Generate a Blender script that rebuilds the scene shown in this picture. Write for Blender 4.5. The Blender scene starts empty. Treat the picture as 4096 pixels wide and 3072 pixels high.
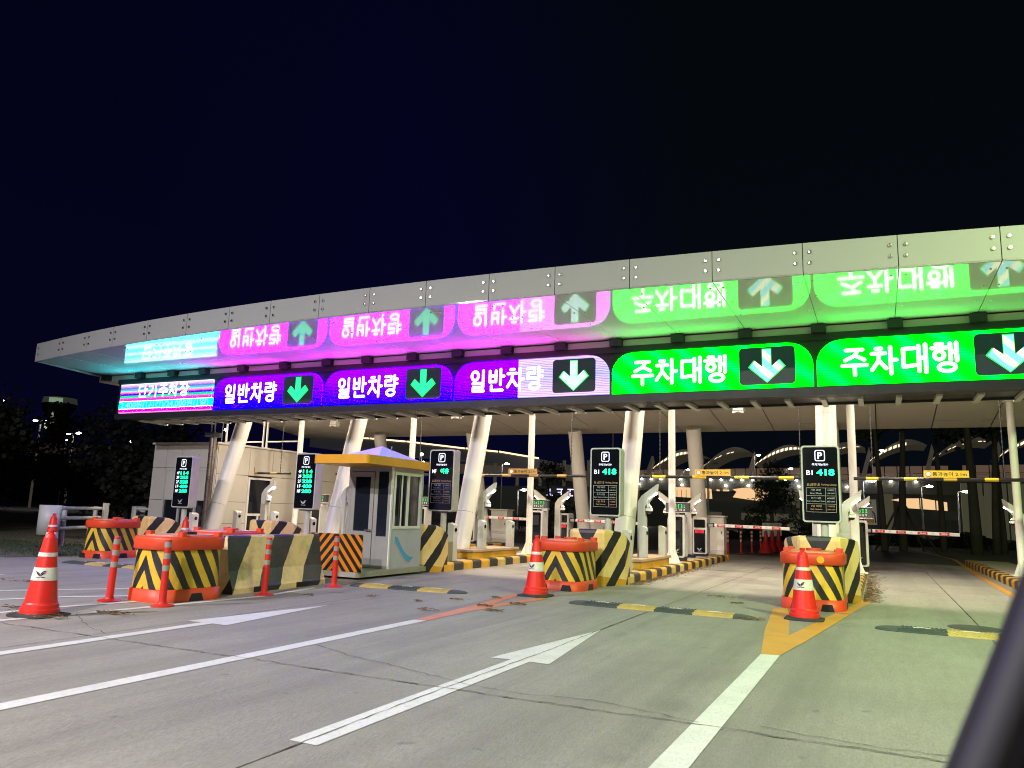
import bpy, bmesh, math, random
from mathutils import Vector, Matrix
R = math.radians
rng = random.Random(7)
S = bpy.context.scene
COL = S.collection

# ------------------------------------------------------------------ camera
CAM_H = 1.2
yaw, pitch, roll = R(-25.725), R(9.60), R(1.843)
cy, sy, cp, sp = math.cos(yaw), math.sin(yaw), math.cos(pitch), math.sin(pitch)
fw = Vector((sy*cp, cy*cp, sp)); rt = Vector((cy, -sy, 0)); up = rt.cross(fw)
r2 = rt*math.cos(roll) + up*math.sin(roll); u2 = -rt*math.sin(roll) + up*math.cos(roll)
cd = bpy.data.cameras.new('camera'); cam = bpy.data.objects.new('camera', cd); COL.objects.link(cam)
m = Matrix.Identity(4)
for i in range(3):
    m[i][0], m[i][1], m[i][2] = r2[i], u2[i], -fw[i]
m.translation = Vector((0, 0, CAM_H)); cam.matrix_world = m
cd.sensor_width = 36; cd.lens = 3038.45/4096*36; cd.clip_start = 0.05; cd.clip_end = 2000
cd.dof.use_dof = True; cd.dof.focus_distance = 13; cd.dof.aperture_fstop = 4.0
S.camera = cam

# ------------------------------------------------------------------ world: night sky
W = bpy.data.worlds.new('World'); S.world = W; W.use_nodes = True
nt = W.node_tree; nt.nodes.clear()
wo = nt.nodes.new('ShaderNodeOutputWorld'); bg = nt.nodes.new('ShaderNodeBackground')
geo = nt.nodes.new('ShaderNodeNewGeometry'); sep = nt.nodes.new('ShaderNodeSeparateXYZ')
nt.links.new(geo.outputs['Position'], sep.inputs[0])
mr = nt.nodes.new('ShaderNodeMapRange'); mr.inputs[1].default_value = -0.75; mr.inputs[2].default_value = 0.15
nt.links.new(sep.outputs['X'], mr.inputs[0])
cr = nt.nodes.new('ShaderNodeValToRGB')
cr.color_ramp.elements[0].position = 0; cr.color_ramp.elements[0].color = (.0012, .0013, .0105, 1)
cr.color_ramp.elements[1].position = .62; cr.color_ramp.elements[1].color = (.0016, .0028, .0048, 1)
e = cr.color_ramp.elements.new(.28); e.color = (.0014, .0015, .0150, 1)
nt.links.new(mr.outputs[0], cr.inputs[0])
mz = nt.nodes.new('ShaderNodeMapRange'); mz.inputs[1].default_value = 0; mz.inputs[2].default_value = .9
mz.inputs[3].default_value = 1.2; mz.inputs[4].default_value = .5
nt.links.new(sep.outputs['Z'], mz.inputs[0])
nt.links.new(cr.outputs[0], bg.inputs[0]); nt.links.new(mz.outputs[0], bg.inputs[1]); nt.links.new(bg.outputs[0], wo.inputs[0])

S.view_settings.view_transform = 'Standard'; S.view_settings.look = 'None'
S.view_settings.exposure = 0; S.view_settings.gamma = 1; S.view_settings.use_curve_mapping = False
S.render.engine = 'CYCLES'
S.cycles.max_bounces = 6; S.cycles.diffuse_bounces = 3; S.cycles.glossy_bounces = 4; S.cycles.transmission_bounces = 4
S.cycles.filter_width = 1.05; S.cycles.use_denoising = True; S.cycles.sample_clamp_indirect = 6; S.cycles.caustics_reflective = False; S.cycles.caustics_refractive = False

# ------------------------------------------------------------------ object helpers
def tag(o, label=None, cat=None, group=None, kind=None):
    if label: o['label'] = label
    if cat: o['category'] = cat
    if group: o['group'] = group
    if kind: o['kind'] = kind
    return o
def thing(name, label, cat, loc=(0, 0, 0), rz=0, group=None):
    o = bpy.data.objects.new(name, None); COL.objects.link(o); o.location = loc; o.rotation_euler = (0, 0, rz)
    o.empty_display_size = .1
    return tag(o, label, cat, group)
def place(name, me, parent=None, loc=(0, 0, 0), rot=(0, 0, 0), scale=None):
    o = bpy.data.objects.new(name, me); COL.objects.link(o); o.location = loc; o.rotation_euler = rot
    if scale: o.scale = scale
    if parent: o.parent = parent
    return o
def kids(o): return [c for c in COL.objects if c.parent == o]
def copy_tree(o, loc=None, rz=None, label=None, parent=None):
    c = o.copy(); COL.objects.link(c); c.parent = parent
    if loc is not None: c.location = loc
    if rz is not None: c.rotation_euler = (0, 0, rz)
    if label: c['label'] = label
    for k in kids(o): copy_tree(k, parent=c)
    return c
class MB:
    def __init__(s): s.v = []; s.f = []; s.mi = []; s.uv = []; s.sm = []
    def add(s, vs, fs, mi=0, uv=None, smooth=False):
        b = len(s.v); s.v += [tuple(v) for v in vs]
        for f in fs:
            s.f.append(tuple(b+i for i in f)); s.mi.append(mi); s.sm.append(smooth)
            s.uv.append([uv[i] for i in f] if uv else [(0, 0)]*len(f))
        return s
    def box(s, c, d, mi=0, M=None):
        x, y, z = d[0]/2, d[1]/2, d[2]/2
        vs = [Vector((a*x, b*y, g*z)) for g in (-1, 1) for b in (-1, 1) for a in (-1, 1)]
        if M: vs = [M @ v for v in vs]
        vs = [v+Vector(c) for v in vs]
        return s.add(vs, [(0, 2, 3, 1), (4, 5, 7, 6), (0, 1, 5, 4), (2, 6, 7, 3), (0, 4, 6, 2), (1, 3, 7, 5)], mi)
    def box2(s, a, b, mi=0):
        return s.box([(a[i]+b[i])/2 for i in range(3)], [abs(b[i]-a[i]) for i in range(3)], mi)
    def prism(s, poly, axis, a, b, mi=0, smooth=False):
        # poly: 2D points; axis 'x','y','z' extruded from a to b
        def P(p, t):
            return {'x': (t, p[0], p[1]), 'y': (p[0], t, p[1]), 'z': (p[0], p[1], t)}[axis]
        n = len(poly)
        vs = [P(p, a) for p in poly]+[P(p, b) for p in poly]
        s.add(vs, [(i, (i+1) % n, n+(i+1) % n, n+i) for i in range(n)], mi, smooth=smooth)
        s.add(vs, [tuple(range(n))[::-1], tuple(range(n, 2*n))], mi)
        return s
    def tube(s, p0, p1, r0, r1=None, n=12, mi=0, caps=True, smooth=True):
        r1 = r0 if r1 is None else r1
        p0, p1 = Vector(p0), Vector(p1); d = (p1-p0).normalized()
        a = Vector((0, 0, 1)) if abs(d.z) < .9 else Vector((1, 0, 0))
        u = d.cross(a).normalized(); w = d.cross(u)
        c = [(math.cos(2*math.pi*i/n), math.sin(2*math.pi*i/n)) for i in range(n)]
        vs = [p0+(u*x+w*y)*r0 for x, y in c]+[p1+(u*x+w*y)*r1 for x, y in c]
        s.add(vs, [(i, n+i, n+(i+1) % n, (i+1) % n) for i in range(n)], mi, smooth=smooth)
        if caps: s.add(vs, [tuple(range(n)), tuple(range(n, 2*n))[::-1]], mi)
        return s
    def lathe(s, prof, n=24, mi=0, c=(0, 0, 0), mis=None):
        vs = []; 
        for r, z in prof:
            for i in range(n):
                a = 2*math.pi*i/n; vs.append((c[0]+r*math.cos(a), c[1]+r*math.sin(a), c[2]+z))
        for k in range(len(prof)-1):
            s.add(vs, [(k*n+i, k*n+(i+1) % n, (k+1)*n+(i+1) % n, (k+1)*n+i) for i in range(n)], mis[k] if mis else mi, smooth=True)
        return s
    def loops(s, loops, mi=0, smooth=False, cap0=True, cap1=True, uvs=None):
        n = len(loops[0]); vs = [p for l in loops for p in l]
        uv = [p for l in uvs for p in l] if uvs else None
        s.add(vs, [(k*n+i, k*n+(i+1) % n, (k+1)*n+(i+1) % n, (k+1)*n+i) for k in range(len(loops)-1) for i in range(n)], mi, uv, smooth)
        if cap0: s.add(loops[0], [tuple(range(n))[::-1]], mi)
        if cap1: s.add(loops[-1], [tuple(range(n))], mi)
        return s
    def mesh(s, name, mats):
        me = bpy.data.meshes.new(name); me.from_pydata(s.v, [], s.f)
        if not isinstance(mats, (list, tuple)): mats = [mats]
        for mt in mats: me.materials.append(mt)
        me.polygons.foreach_set('material_index', s.mi); me.polygons.foreach_set('use_smooth', s.sm)
        if any(u != (0, 0) for f in s.uv for u in f):
            l = me.uv_layers.new(name='UVMap'); k = 0
            for f in s.uv:
                for u in f: l.data[k].uv = u; k += 1
        me.update(); return me
    def build(s, name, mats, parent=None, loc=(0, 0, 0), rot=(0, 0, 0), bevel=0, kind=None):
        o = place(name, s.mesh(name, mats), parent, loc, rot)
        if bevel:
            b = o.modifiers.new('bevel', 'BEVEL'); b.width = bevel; b.segments = 2; b.limit_method = 'ANGLE'
        if kind: o['kind'] = kind
        return o
def rrect(w, h, r, n=5, cx=0, cy=0, corners=(1, 1, 1, 1)):
    # counterclockwise from lower-left; corners: ll, lr, ur, ul
    pts = []
    for k, (sx, sy_, a0) in enumerate(((-1, -1, 180), (1, -1, 270), (1, 1, 0), (-1, 1, 90))):
        if corners[k]:
            for i in range(n+1):
                a = R(a0+90*i/n); pts.append((cx+sx*(w/2-r)+r*math.cos(a), cy+sy_*(h/2-r)+r*math.sin(a)))
        else: pts.append((cx+sx*w/2, cy+sy_*h/2))
    return pts
_txt = {}
def text_mesh(s, size, mat, bold=0.0, align='CENTER', ext=0.0, spacing=1.0, width=None):
    key = (s, size, mat.name, bold, align, ext, spacing, width)
    if key in _txt: return _txt[key]
    c = bpy.data.curves.new('lettering', 'FONT'); c.body = s; c.size = size; c.align_x = align; c.align_y = 'CENTER'
    c.extrude = ext; c.offset = bold; c.space_character = spacing; c.resolution_u = 4
    o = bpy.data.objects.new('tmp_text', c); COL.objects.link(o)
    bpy.context.view_layer.update()
    me = bpy.data.meshes.new_from_object(o.evaluated_get(bpy.context.evaluated_depsgraph_get()))
    bpy.data.objects.remove(o)
    if me.vertices:
        xs = [v.co.x for v in me.vertices]; ys = [v.co.y for v in me.vertices]
        x0, x1, y0, y1 = min(xs), max(xs), min(ys), max(ys); mx = (x0+x1)/2 if align == 'CENTER' else x0; my = (y0+y1)/2
        sy_ = size/(y1-y0) if width else 1; sx = width/(x1-x0) if width else 1
        for v in me.vertices: v.co.x = (v.co.x-mx)*sx; v.co.y = (v.co.y-my)*sy_
    me.materials.clear(); me.materials.append(mat); me.name = 'lettering'
    _txt[key] = me; return me
def text(s, size, mat, parent, loc, **k):
    return place('lettering', text_mesh(s, size, mat, **k), parent, loc, (R(90), 0, 0))
GLY = {
 '일': [('o', .30, .73, .20, .20), [(.80, .96), (.80, .47)], [(.18, .38), (.80, .38), (.80, .20), (.20, .20), (.20, .03), (.84, .03)]],
 '반': [[(.10, .92), (.10, .42)], [(.46, .92), (.46, .42)], [(.10, .69), (.46, .69)], [(.10, .43), (.46, .43)], [(.74, .98), (.74, .28)], [(.74, .66), (.94, .66)], [(.20, .24), (.20, .03), (.86, .03)]],
 '차': [[(.22, .94), (.42, .94)], [(.06, .76), (.56, .76)], [(.34, .76), (.30, .48), (.05, .16)], [(.32, .50), (.58, .20)], [(.76, .98), (.76, 0)], [(.76, .50), (.97, .50)]],
 '량': [[(.10, .94), (.50, .94), (.50, .73), (.12, .73), (.12, .50), (.56, .50)], [(.74, .98), (.74, .34)], [(.74, .80), (.94, .80)], [(.74, .58), (.94, .58)], ('o', .50, .15, .27, .14)],
 '주': [[(.18, .94), (.82, .94)], [(.66, .94), (.50, .72), (.14, .56)], [(.52, .73), (.88, .56)], [(.03, .36), (.97, .36)], [(.50, .36), (.50, 0)]],
 '대': [[(.52, .88), (.12, .88), (.12, .22), (.56, .27)], [(.68, .96), (.68, .04)], [(.93, 1), (.93, 0)], [(.68, .52), (.93, .52)]],
 '행': [[(.20, .98), (.42, .98)], [(.05, .84), (.56, .84)], ('o', .30, .58, .17, .15), [(.70, .98), (.70, .40)], [(.92, 1), (.92, .36)], [(.70, .68), (.92, .68)], ('o', .56, .14, .29, .14)],
 '단': [[(.52, .92), (.10, .92), (.10, .50), (.56, .53)], [(.75, .98), (.75, .28)], [(.75, .66), (.95, .66)], [(.20, .26), (.20, .03), (.86, .03)]],
 '기': [[(.08, .88), (.50, .88), (.40, .48), (.08, .16)], [(.82, .98), (.82, 0)]],
 '장': [[(.06, .93), (.56, .93)], [(.34, .93), (.28, .70), (.04, .48)], [(.30, .72), (.57, .50)], [(.75, .98), (.75, .34)], [(.75, .66), (.95, .66)], ('o', .50, .15, .28, .14)]}
def stroke_text(s, w, h, sw, mat, parent, loc):
    b = MB(); n = len(s); gw = w/n; k = [0]
    def disc(x, z, r):
        k[0] += 1; y = -k[0]*.00008; b.add([(x+r*math.cos(i*R(36)), y, z+r*math.sin(i*R(36))) for i in range(10)], [tuple(range(10))])
    def seg(p, q):
        k[0] += 1; y = -k[0]*.00008; d = Vector((q[0]-p[0], q[1]-p[1])).normalized(); nx, nz = -d.y*sw/2, d.x*sw/2
        b.add([(p[0]-nx, y, p[1]-nz), (q[0]-nx, y, q[1]-nz), (q[0]+nx, y, q[1]+nz), (p[0]+nx, y, p[1]+nz)], [(0, 1, 2, 3)])
    for i, ch in enumerate(s):
        def T(x, z): return (-w/2+i*gw+x*gw*.90+gw*.05, -h/2+z*h)
        for st in GLY[ch]:
            if st[0] == 'o':
                _, cx, cz, rx, rz = st; c = T(cx, cz); rx *= gw*.9; rz *= h; m_ = 28; k[0] += 1; y = -k[0]*.00008
                o_ = [(c[0]+(rx+sw/2)*math.cos(2*math.pi*j/m_), y, c[1]+(rz+sw/2)*math.sin(2*math.pi*j/m_)) for j in range(m_)]
                i_ = [(c[0]+max(.004, rx-sw/2)*math.cos(2*math.pi*j/m_), y, c[1]+max(.004, rz-sw/2)*math.sin(2*math.pi*j/m_)) for j in range(m_)]
                b.add(o_+i_, [(j, (j+1) % m_, m_+(j+1) % m_, m_+j) for j in range(m_)])
            else:
                P = [T(*p) for p in st]
                for p in P: disc(p[0], p[1], sw/2)
                for p, q in zip(P[:-1], P[1:]): seg(p, q)
    return b.build('lettering', mat, parent, loc)
def glyph_rows(parent, loc, w, h, n, mat, seed=1, boxes=False):
    # characters too blurred in the photo to read: bare lit strokes of their size
    q = random.Random(seed); b = MB(); g = w/n
    for i in range(n):
        x0 = -w/2+i*g+g*.12; gw = g*.76; t_ = h*.13
        def bar(xa, xb, za, zb): b.add([(xa, 0, za), (xb, 0, za), (xb, 0, zb), (xa, 0, zb)], [(0, 1, 2, 3)])
        if boxes:
            bar(x0, x0+gw, h/2-t_, h/2); bar(x0, x0+gw, -h/2, -h/2+t_); bar(x0, x0+t_, -h/2+t_, h/2-t_); bar(x0+gw-t_, x0+gw, -h/2+t_, h/2-t_); bar(x0+gw*.35, x0+gw*.65, -t_/2, t_/2)
        else:
            for z in (-.38, 0, .38):
                if q.random() < .8: bar(x0+q.uniform(0, .2)*gw, x0+gw*q.uniform(.6, .95), z*h-t_/2, z*h+t_/2)
            xx = x0+gw*q.uniform(.2, .8); bar(xx, xx+t_, -h/2, -h*.38-t_/2); bar(xx, xx+t_, -h*.38+t_/2, -t_/2); bar(xx, xx+t_, t_/2, h*.38-t_/2)
    return b.build('lit_characters', mat, parent, loc, kind='stuff')
_emb = {}
def emblem(parent, loc, w, mat, caption=True):
    key = mat.name
    if key not in _emb:
        b = MB()
        def strip(pts, wd):
            L = []
            for i, p in enumerate(pts):
                q = pts[min(i+1, len(pts)-1)]; o = pts[max(i-1, 0)]
                d = Vector((q[0]-o[0], q[1]-o[1])).normalized(); n_ = Vector((-d.y, d.x))*wd[i]
                L.append(((p[0]+n_.x, 0, p[1]+n_.y), (p[0]-n_.x, 0, p[1]-n_.y)))
            for i in range(len(L)-1): b.add([L[i][0], L[i][1], L[i+1][1], L[i+1][0]], [(0, 1, 2, 3)])
        strip([(-.5, .24), (-.38, .1), (-.3, -.04), (-.14, -.2), (0, -.24), (.1, -.16), (.13, -.04), (.06, .04), (-.03, .0)], [.01, .06, .06, .05, .05, .05, .045, .04, .01])
        strip([(-.06, -.1), (.05, -.02), (.14, .12), (.28, .2), (.5, .24)], [.01, .05, .06, .06, .01])
        strip([(.12, -.14), (.26, .02), (.4, .1)], [.04, .05, .01]); strip([(-.26, .12), (-.18, -.02), (-.06, -.12)], [.01, .045, .04])
        for k in range(2):
            x = -.42+.46*k; b.add([(x, 0, -.42), (x+.4, 0, -.42), (x+.4, 0, -.36), (x, 0, -.36)], [(0, 1, 2, 3)])
        _emb[key] = b.mesh('emblem', mat)
    return place('emblem', _emb[key], parent, loc, (0, 0, 0), (w, w, w))

# ------------------------------------------------------------------ materials
def newmat(name):
    mt = bpy.data.materials.new(name); mt.use_nodes = True; n = mt.node_tree
    return mt, n, n.nodes['Principled BSDF']
def N(nt, t, **k):
    n = nt.nodes.new(t)
    for a, v in k.items(): setattr(n, a, v)
    return n
def math_(nt, op, a, b=None, c=None):
    n = N(nt, 'ShaderNodeMath', operation=op)
    for i, v in enumerate((a, b, c)):
        if v is None: continue
        if isinstance(v, (int, float)): n.inputs[i].default_value = v
        else: nt.links.new(v, n.inputs[i])
    return n.outputs[0]
def mix(nt, fac, a, b):
    n = N(nt, 'ShaderNodeMix', data_type='RGBA')
    for i, v in ((0, fac), (6, a), (7, b)):
        if isinstance(v, tuple): n.inputs[i].default_value = v if len(v) == 4 else (*v, 1)
        elif isinstance(v, (int, float)): n.inputs[i].default_value = v
        else: nt.links.new(v, n.inputs[i])
    return n.outputs[2]
def noise(nt, scale, detail=4, rough=.55, vec=None, stretch=None):
    if vec is None: vec = N(nt, 'ShaderNodeTexCoord').outputs['Object']
    if stretch:
        mp = N(nt, 'ShaderNodeMapping'); mp.inputs['Scale'].default_value = stretch; nt.links.new(vec, mp.inputs[0]); vec = mp.outputs[0]
    n = N(nt, 'ShaderNodeTexNoise'); n.inputs['Scale'].default_value = scale; n.inputs['Detail'].default_value = detail
    n.inputs['Roughness'].default_value = rough; nt.links.new(vec, n.inputs[0]); return n.outputs[0]
def ramp(nt, fac, p0, p1, c0=(0, 0, 0, 1), c1=(1, 1, 1, 1)):
    r = N(nt, 'ShaderNodeValToRGB'); r.color_ramp.elements[0].position = p0; r.color_ramp.elements[1].position = p1
    r.color_ramp.elements[0].color = c0; r.color_ramp.elements[1].color = c1; nt.links.new(fac, r.inputs[0]); return r.outputs[0]
def bump(nt, h, strength, dist, bsdf):
    b = N(nt, 'ShaderNodeBump'); b.inputs['Strength'].default_value = strength; b.inputs['Distance'].default_value = dist
    nt.links.new(h, b.inputs['Height']); nt.links.new(b.outputs[0], bsdf.inputs['Normal'])
def plain(name, col, rough=.5, metal=0, dirt=.25, dscale=3.0, dcol=None, coat=0, b=0.0, bs=40):
    mt, nt, p = newmat(name)
    n = noise(nt, dscale, 6, .65); f = ramp(nt, n, .38, .72)
    f2 = math_(nt, 'MULTIPLY', f, dirt)
    dc = dcol or tuple(c*.45 for c in col)
    nt.links.new(mix(nt, f2, col, dc), p.inputs['Base Color'])
    p.inputs['Metallic'].default_value = metal
    rr = math_(nt, 'MULTIPLY_ADD', n, .25, rough-.1); nt.links.new(rr, p.inputs['Roughness'])
    p.inputs['Coat Weight'].default_value = coat
    if b: bump(nt, noise(nt, bs, 3), b, .01, p)
    return mt
def emit(name, col, strength, base=(.02, .02, .02)):
    mt, nt, p = newmat(name); p.inputs['Base Color'].default_value = (*base, 1)
    p.inputs['Emission Color'].default_value = (*col, 1); p.inputs['Emission Strength'].default_value = strength; p.inputs['Roughness'].default_value = .5
    return mt
def stripes(name, mode, c1=(.62, .42, .03), c2=(.012, .013, .018), rough=.45, worn=.3, orange_low=False):
    # UV-driven painted bands: the UV map carries metres along the surface
    mt, nt, p = newmat(name)
    uvn = N(nt, 'ShaderNodeUVMap'); sp_ = N(nt, 'ShaderNodeSeparateXYZ'); nt.links.new(uvn.outputs[0], sp_.inputs[0])
    u, v = sp_.outputs[0], sp_.outputs[1]
    wob = math_(nt, 'MULTIPLY_ADD', noise(nt, 9, 3), .03, -.015)
    if mode == 'barrel':
        c = math_(nt, 'ADD', math_(nt, 'MULTIPLY', math_(nt, 'ABSOLUTE', u), 1.75), v)
        fr = math_(nt, 'FRACT', math_(nt, 'DIVIDE', math_(nt, 'ADD', c, wob), .37)); k = math_(nt, 'LESS_THAN', fr, .5)
    elif mode == 'nose':
        c = math_(nt, 'SUBTRACT', math_(nt, 'ABSOLUTE', u), math_(nt, 'MULTIPLY', math_(nt, 'SUBTRACT', v, .58), .74))
        c = math_(nt, 'ADD', c, wob)
        fr = math_(nt, 'FRACT', math_(nt, 'DIVIDE', c, .50)); k1 = math_(nt, 'MULTIPLY', math_(nt, 'GREATER_THAN', fr, .58), math_(nt, 'GREATER_THAN', c, 0)); k2 = math_(nt, 'LESS_THAN', math_(nt, 'SUBTRACT', math_(nt, 'ABSOLUTE', u), math_(nt, 'MULTIPLY', math_(nt, 'SUBTRACT', v, .62), .54)), 0)
        k = math_(nt, 'MAXIMUM', k1, k2)
    elif mode == 'jersey':
        c = math_(nt, 'SUBTRACT', u, math_(nt, 'MULTIPLY', v, .62)); c = math_(nt, 'ADD', c, wob)
        k = math_(nt, 'GREATER_THAN', math_(nt, 'FRACT', math_(nt, 'DIVIDE', c, .92)), .52)
    elif mode == 'board':
        c = math_(nt, 'ADD', math_(nt, 'MULTIPLY', math_(nt, 'ABSOLUTE', u), 1.15), v)
        k = math_(nt, 'LESS_THAN', math_(nt, 'FRACT', math_(nt, 'DIVIDE', c, .19)), .5)
    n = noise(nt, 5, 7, .7); d = math_(nt, 'MULTIPLY', ramp(nt, n, .45, .7), worn)
    spk = ramp(nt, noise(nt, 26, 5, .7), .60, .67)
    yc = c1
    if orange_low:
        lo = math_(nt, 'LESS_THAN', math_(nt, 'ADD', v, math_(nt, 'MULTIPLY', u, .12)), .2)
        yc = mix(nt, lo, mix(nt, ramp(nt, noise(nt, 1.4, 2), .3, .7), (.82, .58, .28), (.76, .48, .15)), (.58, .29, .02))
    colr = mix(nt, k, yc, c2)
    colr = mix(nt, d, colr, (.09, .075, .055))
    colr = mix(nt, math_(nt, 'MULTIPLY', spk, worn*.7), colr, (.25, .23, .2))
    nt.links.new(colr, p.inputs['Base Color']); p.inputs['Roughness'].default_value = rough
    bump(nt, noise(nt, 30, 4), .25, .01, p)
    return mt

WHITE = plain('painted_white_steel', (.72, .71, .69), .42, dirt=.25, dscale=2.2, dcol=(.42, .38, .33))
WHITE_D = plain('white_steel_column', (.70, .68, .65), .38, dirt=.3, dscale=1.2, dcol=(.48, .44, .40))
GREY = plain('grey_kiosk_steel', (.50, .50, .48), .42, dirt=.25)
DGREY = plain('dark_grey_steel', (.045, .048, .052), .45, dirt=.3, dcol=(.1, .1, .1))
BLACK = plain('black_plastic', (.012, .012, .014), .35, dirt=.1)
BLACKG = plain('black_glass', (.006, .007, .01), .08, dirt=.05, coat=.5)
CHROME = plain('stainless_steel', (.6, .58, .55), .22, metal=1, dirt=.2, dscale=6)
BEIGE = plain('ceiling_panel', (.50, .465, .42), .55, dirt=.12, dscale=.8)
BANDG = plain('grey_reflective_band', (.30, .27, .24), .4, dirt=.5, dcol=(.14, .12, .1))
REDP = plain('red_plastic', (.60, .018, .012), .42, dirt=.35, dscale=5, dcol=(.28, .03, .02), b=.15, bs=18)
ORANGE = plain('orange_plastic', (.70, .058, .014), .45, dirt=.45, dscale=4, dcol=(.30, .06, .025), b=.2, bs=25)
CONER = plain('cone_red', (.72, .02, .012), .4, dirt=.35, dscale=6, dcol=(.35, .03, .02), b=.1, bs=14)
CONEW = plain('cone_reflective_band', (.74, .72, .66), .4, dirt=.55, dscale=9, dcol=(.32, .29, .25))
RUBBER = plain('black_rubber', (.02, .022, .024), .8, dirt=.4, dcol=(.08, .075, .07), b=.3, bs=60)
KYEL = plain('kerb_yellow_paint', (.66, .36, .02), .55, dirt=.5, dscale=5, dcol=(.30, .17, .05), b=.4, bs=30)
KYEL2 = plain('kerb_cream_paint', (.62, .44, .13), .55, dirt=.5, dscale=5, dcol=(.30, .2, .08), b=.4, bs=30)
KBLK = plain('kerb_black_paint', (.02, .02, .022), .5, dirt=.5, dscale=6, dcol=(.09, .08, .07), b=.4, bs=30)
TAN = plain('plinth_tan_slab', (.42, .30, .21), .6, dirt=.4)
ISL = plain('island_concrete', (.36, .32, .27), .8, dirt=.4, b=.4)
BOOTHM = plain('booth_grey_blue_panel', (.46, .45, .54), .4, dirt=.3, dscale=2, dcol=(.26, .27, .28))
BOOTHD = plain('booth_door_frame', (.30, .28, .27), .45, dirt=.3)
BYEL = plain('booth_yellow_eave', (.72, .34, .012), .4, dirt=.25, dscale=4)
GLASS = plain('dark_window_glass', (.012, .014, .022), .06, dirt=.05, coat=.3)
BLDG = plain('building_cream_panel', (.56, .53, .48), .5, dirt=.2, dscale=1.0)
FIXW = emit('lamp_white', (1, .97, .92), 22)
LEDB = emit('lpr_led', (.93, .97, 1), 26)
FARW = emit('far_lamp_white', (1, .93, .82), 60)
FARB = emit('far_lamp_blue_white', (.85, .85, 1), 50)
FARR = emit('far_red', (1, .05, .02), 10)
E_WHITE = emit('led_white', (1, 1, 1), 2.4)
E_WHITE2 = emit('led_white_small', (.86, .84, 1), 1.5)
E_GREEN = emit('led_green', (.01, .9, .12), 1.3)
E_GREENC = emit('led_green_cyan', (.0, .85, .30), 3.6)
E_RED = emit('led_red', (1, .01, .03), 1.8)
E_GOLD = plain('gold_print', (.5, .29, .12), .4, metal=.3, dirt=.1)
E_SILV = plain('silver_print', (.45, .45, .45), .4, dirt=.1)
E_WARMW = emit('led_warm_white', (1, .85, .6), 1.3); E_AMBER = emit('led_amber', (1, .5, .06), 3)
SIGNY = plain('height_sign_yellow', (.70, .50, .02), .4, dirt=.2)
SIGNY_O = plain('height_sign_faded', (.42, .25, .08), .5, dirt=.3)
BLKP = plain('black_print', (.01, .01, .012), .5, dirt=0)
REDPR = plain('red_print', (.6, .015, .025), .45, dirt=.15)
WHP = plain('white_print', (.75, .75, .73), .45, dirt=.15)
BLUEP = plain('blue_print', (.05, .33, .62), .4, dirt=.1)

def ground_mat(name, dark=1.0):
    mt, nt, p = newmat(name)
    co = N(nt, 'ShaderNodeTexCoord').outputs['Object']
    big = noise(nt, .35, 5, .6, co); med = noise(nt, 2.2, 6, .65, co)
    st = noise(nt, 1.0, 7, .7, co, (16, 2.2, 1)); st2 = noise(nt, 1.0, 6, .75, co, (75, 20, 1))
    rut = noise(nt, 1.0, 4, .6, co, (1.3, .06, 1))
    c = mix(nt, ramp(nt, big, .3, .7), (.28*dark, .265*dark, .24*dark), (.40*dark, .38*dark, .345*dark))
    c = mix(nt, math_(nt, 'MULTIPLY', ramp(nt, st, .35, .8), .38), c, (.15*dark, .14*dark, .13*dark))
    c = mix(nt, math_(nt, 'MULTIPLY', ramp(nt, rut, .48, .7), .5), c, (.15*dark, .14*dark, .13*dark))
    c = mix(nt, math_(nt, 'MULTIPLY', ramp(nt, med, .60, .75), .25), c, (.20*dark, .14*dark, .10*dark))
    c = mix(nt, math_(nt, 'MULTIPLY', ramp(nt, st2, .4, .7), .55), c, (.13*dark, .125*dark, .115*dark))
    spots = ramp(nt, noise(nt, 5.5, 3, .5, co), .69, .74); trk = math_(nt, 'MULTIPLY', ramp(nt, noise(nt, 1.0, 3, .5, co, (1.9, .035, 1)), .55, .68), ramp(nt, med, .35, .6))
    c = mix(nt, math_(nt, 'MULTIPLY', spots, .45), c, (.09*dark, .085*dark, .08*dark)); c = mix(nt, math_(nt, 'MULTIPLY', trk, .45), c, (.12*dark, .115*dark, .11*dark))
    nt.links.new(c, p.inputs['Base Color'])
    nt.links.new(math_(nt, 'MULTIPLY_ADD', med, -.3, .78), p.inputs['Roughness'])
    h = math_(nt, 'ADD', math_(nt, 'MULTIPLY', st2, 1.0), math_(nt, 'MULTIPLY', st, .7))
    bump(nt, h, .8, .015, p)
    return mt
CONC = ground_mat('concrete_pavement'); ASPH = ground_mat('far_road', .28)
def paint_mat(name, col):
    mt, nt, p = newmat(name)
    co = N(nt, 'ShaderNodeTexCoord').outputs['Object']
    a = noise(nt, 3, 7, .7, co); b = noise(nt, 1, 6, .75, co, (60, 22, 1))
    c = mix(nt, math_(nt, 'MULTIPLY', ramp(nt, a, .45, .75), .45), col, tuple(x*.55 for x in col))
    c = mix(nt, math_(nt, 'MULTIPLY', ramp(nt, b, .52, .66), .5), c, (.24, .22, .2))
    nt.links.new(c, p.inputs['Base Color']); p.inputs['Roughness'].default_value = .55; bump(nt, b, .4, .006, p)
    return mt
PWHITE = paint_mat('road_paint_white', (.62, .62, .62)); PYEL = paint_mat('road_paint_yellow', (.60, .27, .03))
PORG = paint_mat('road_paint_orange', (.55, .20, .05))

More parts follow.
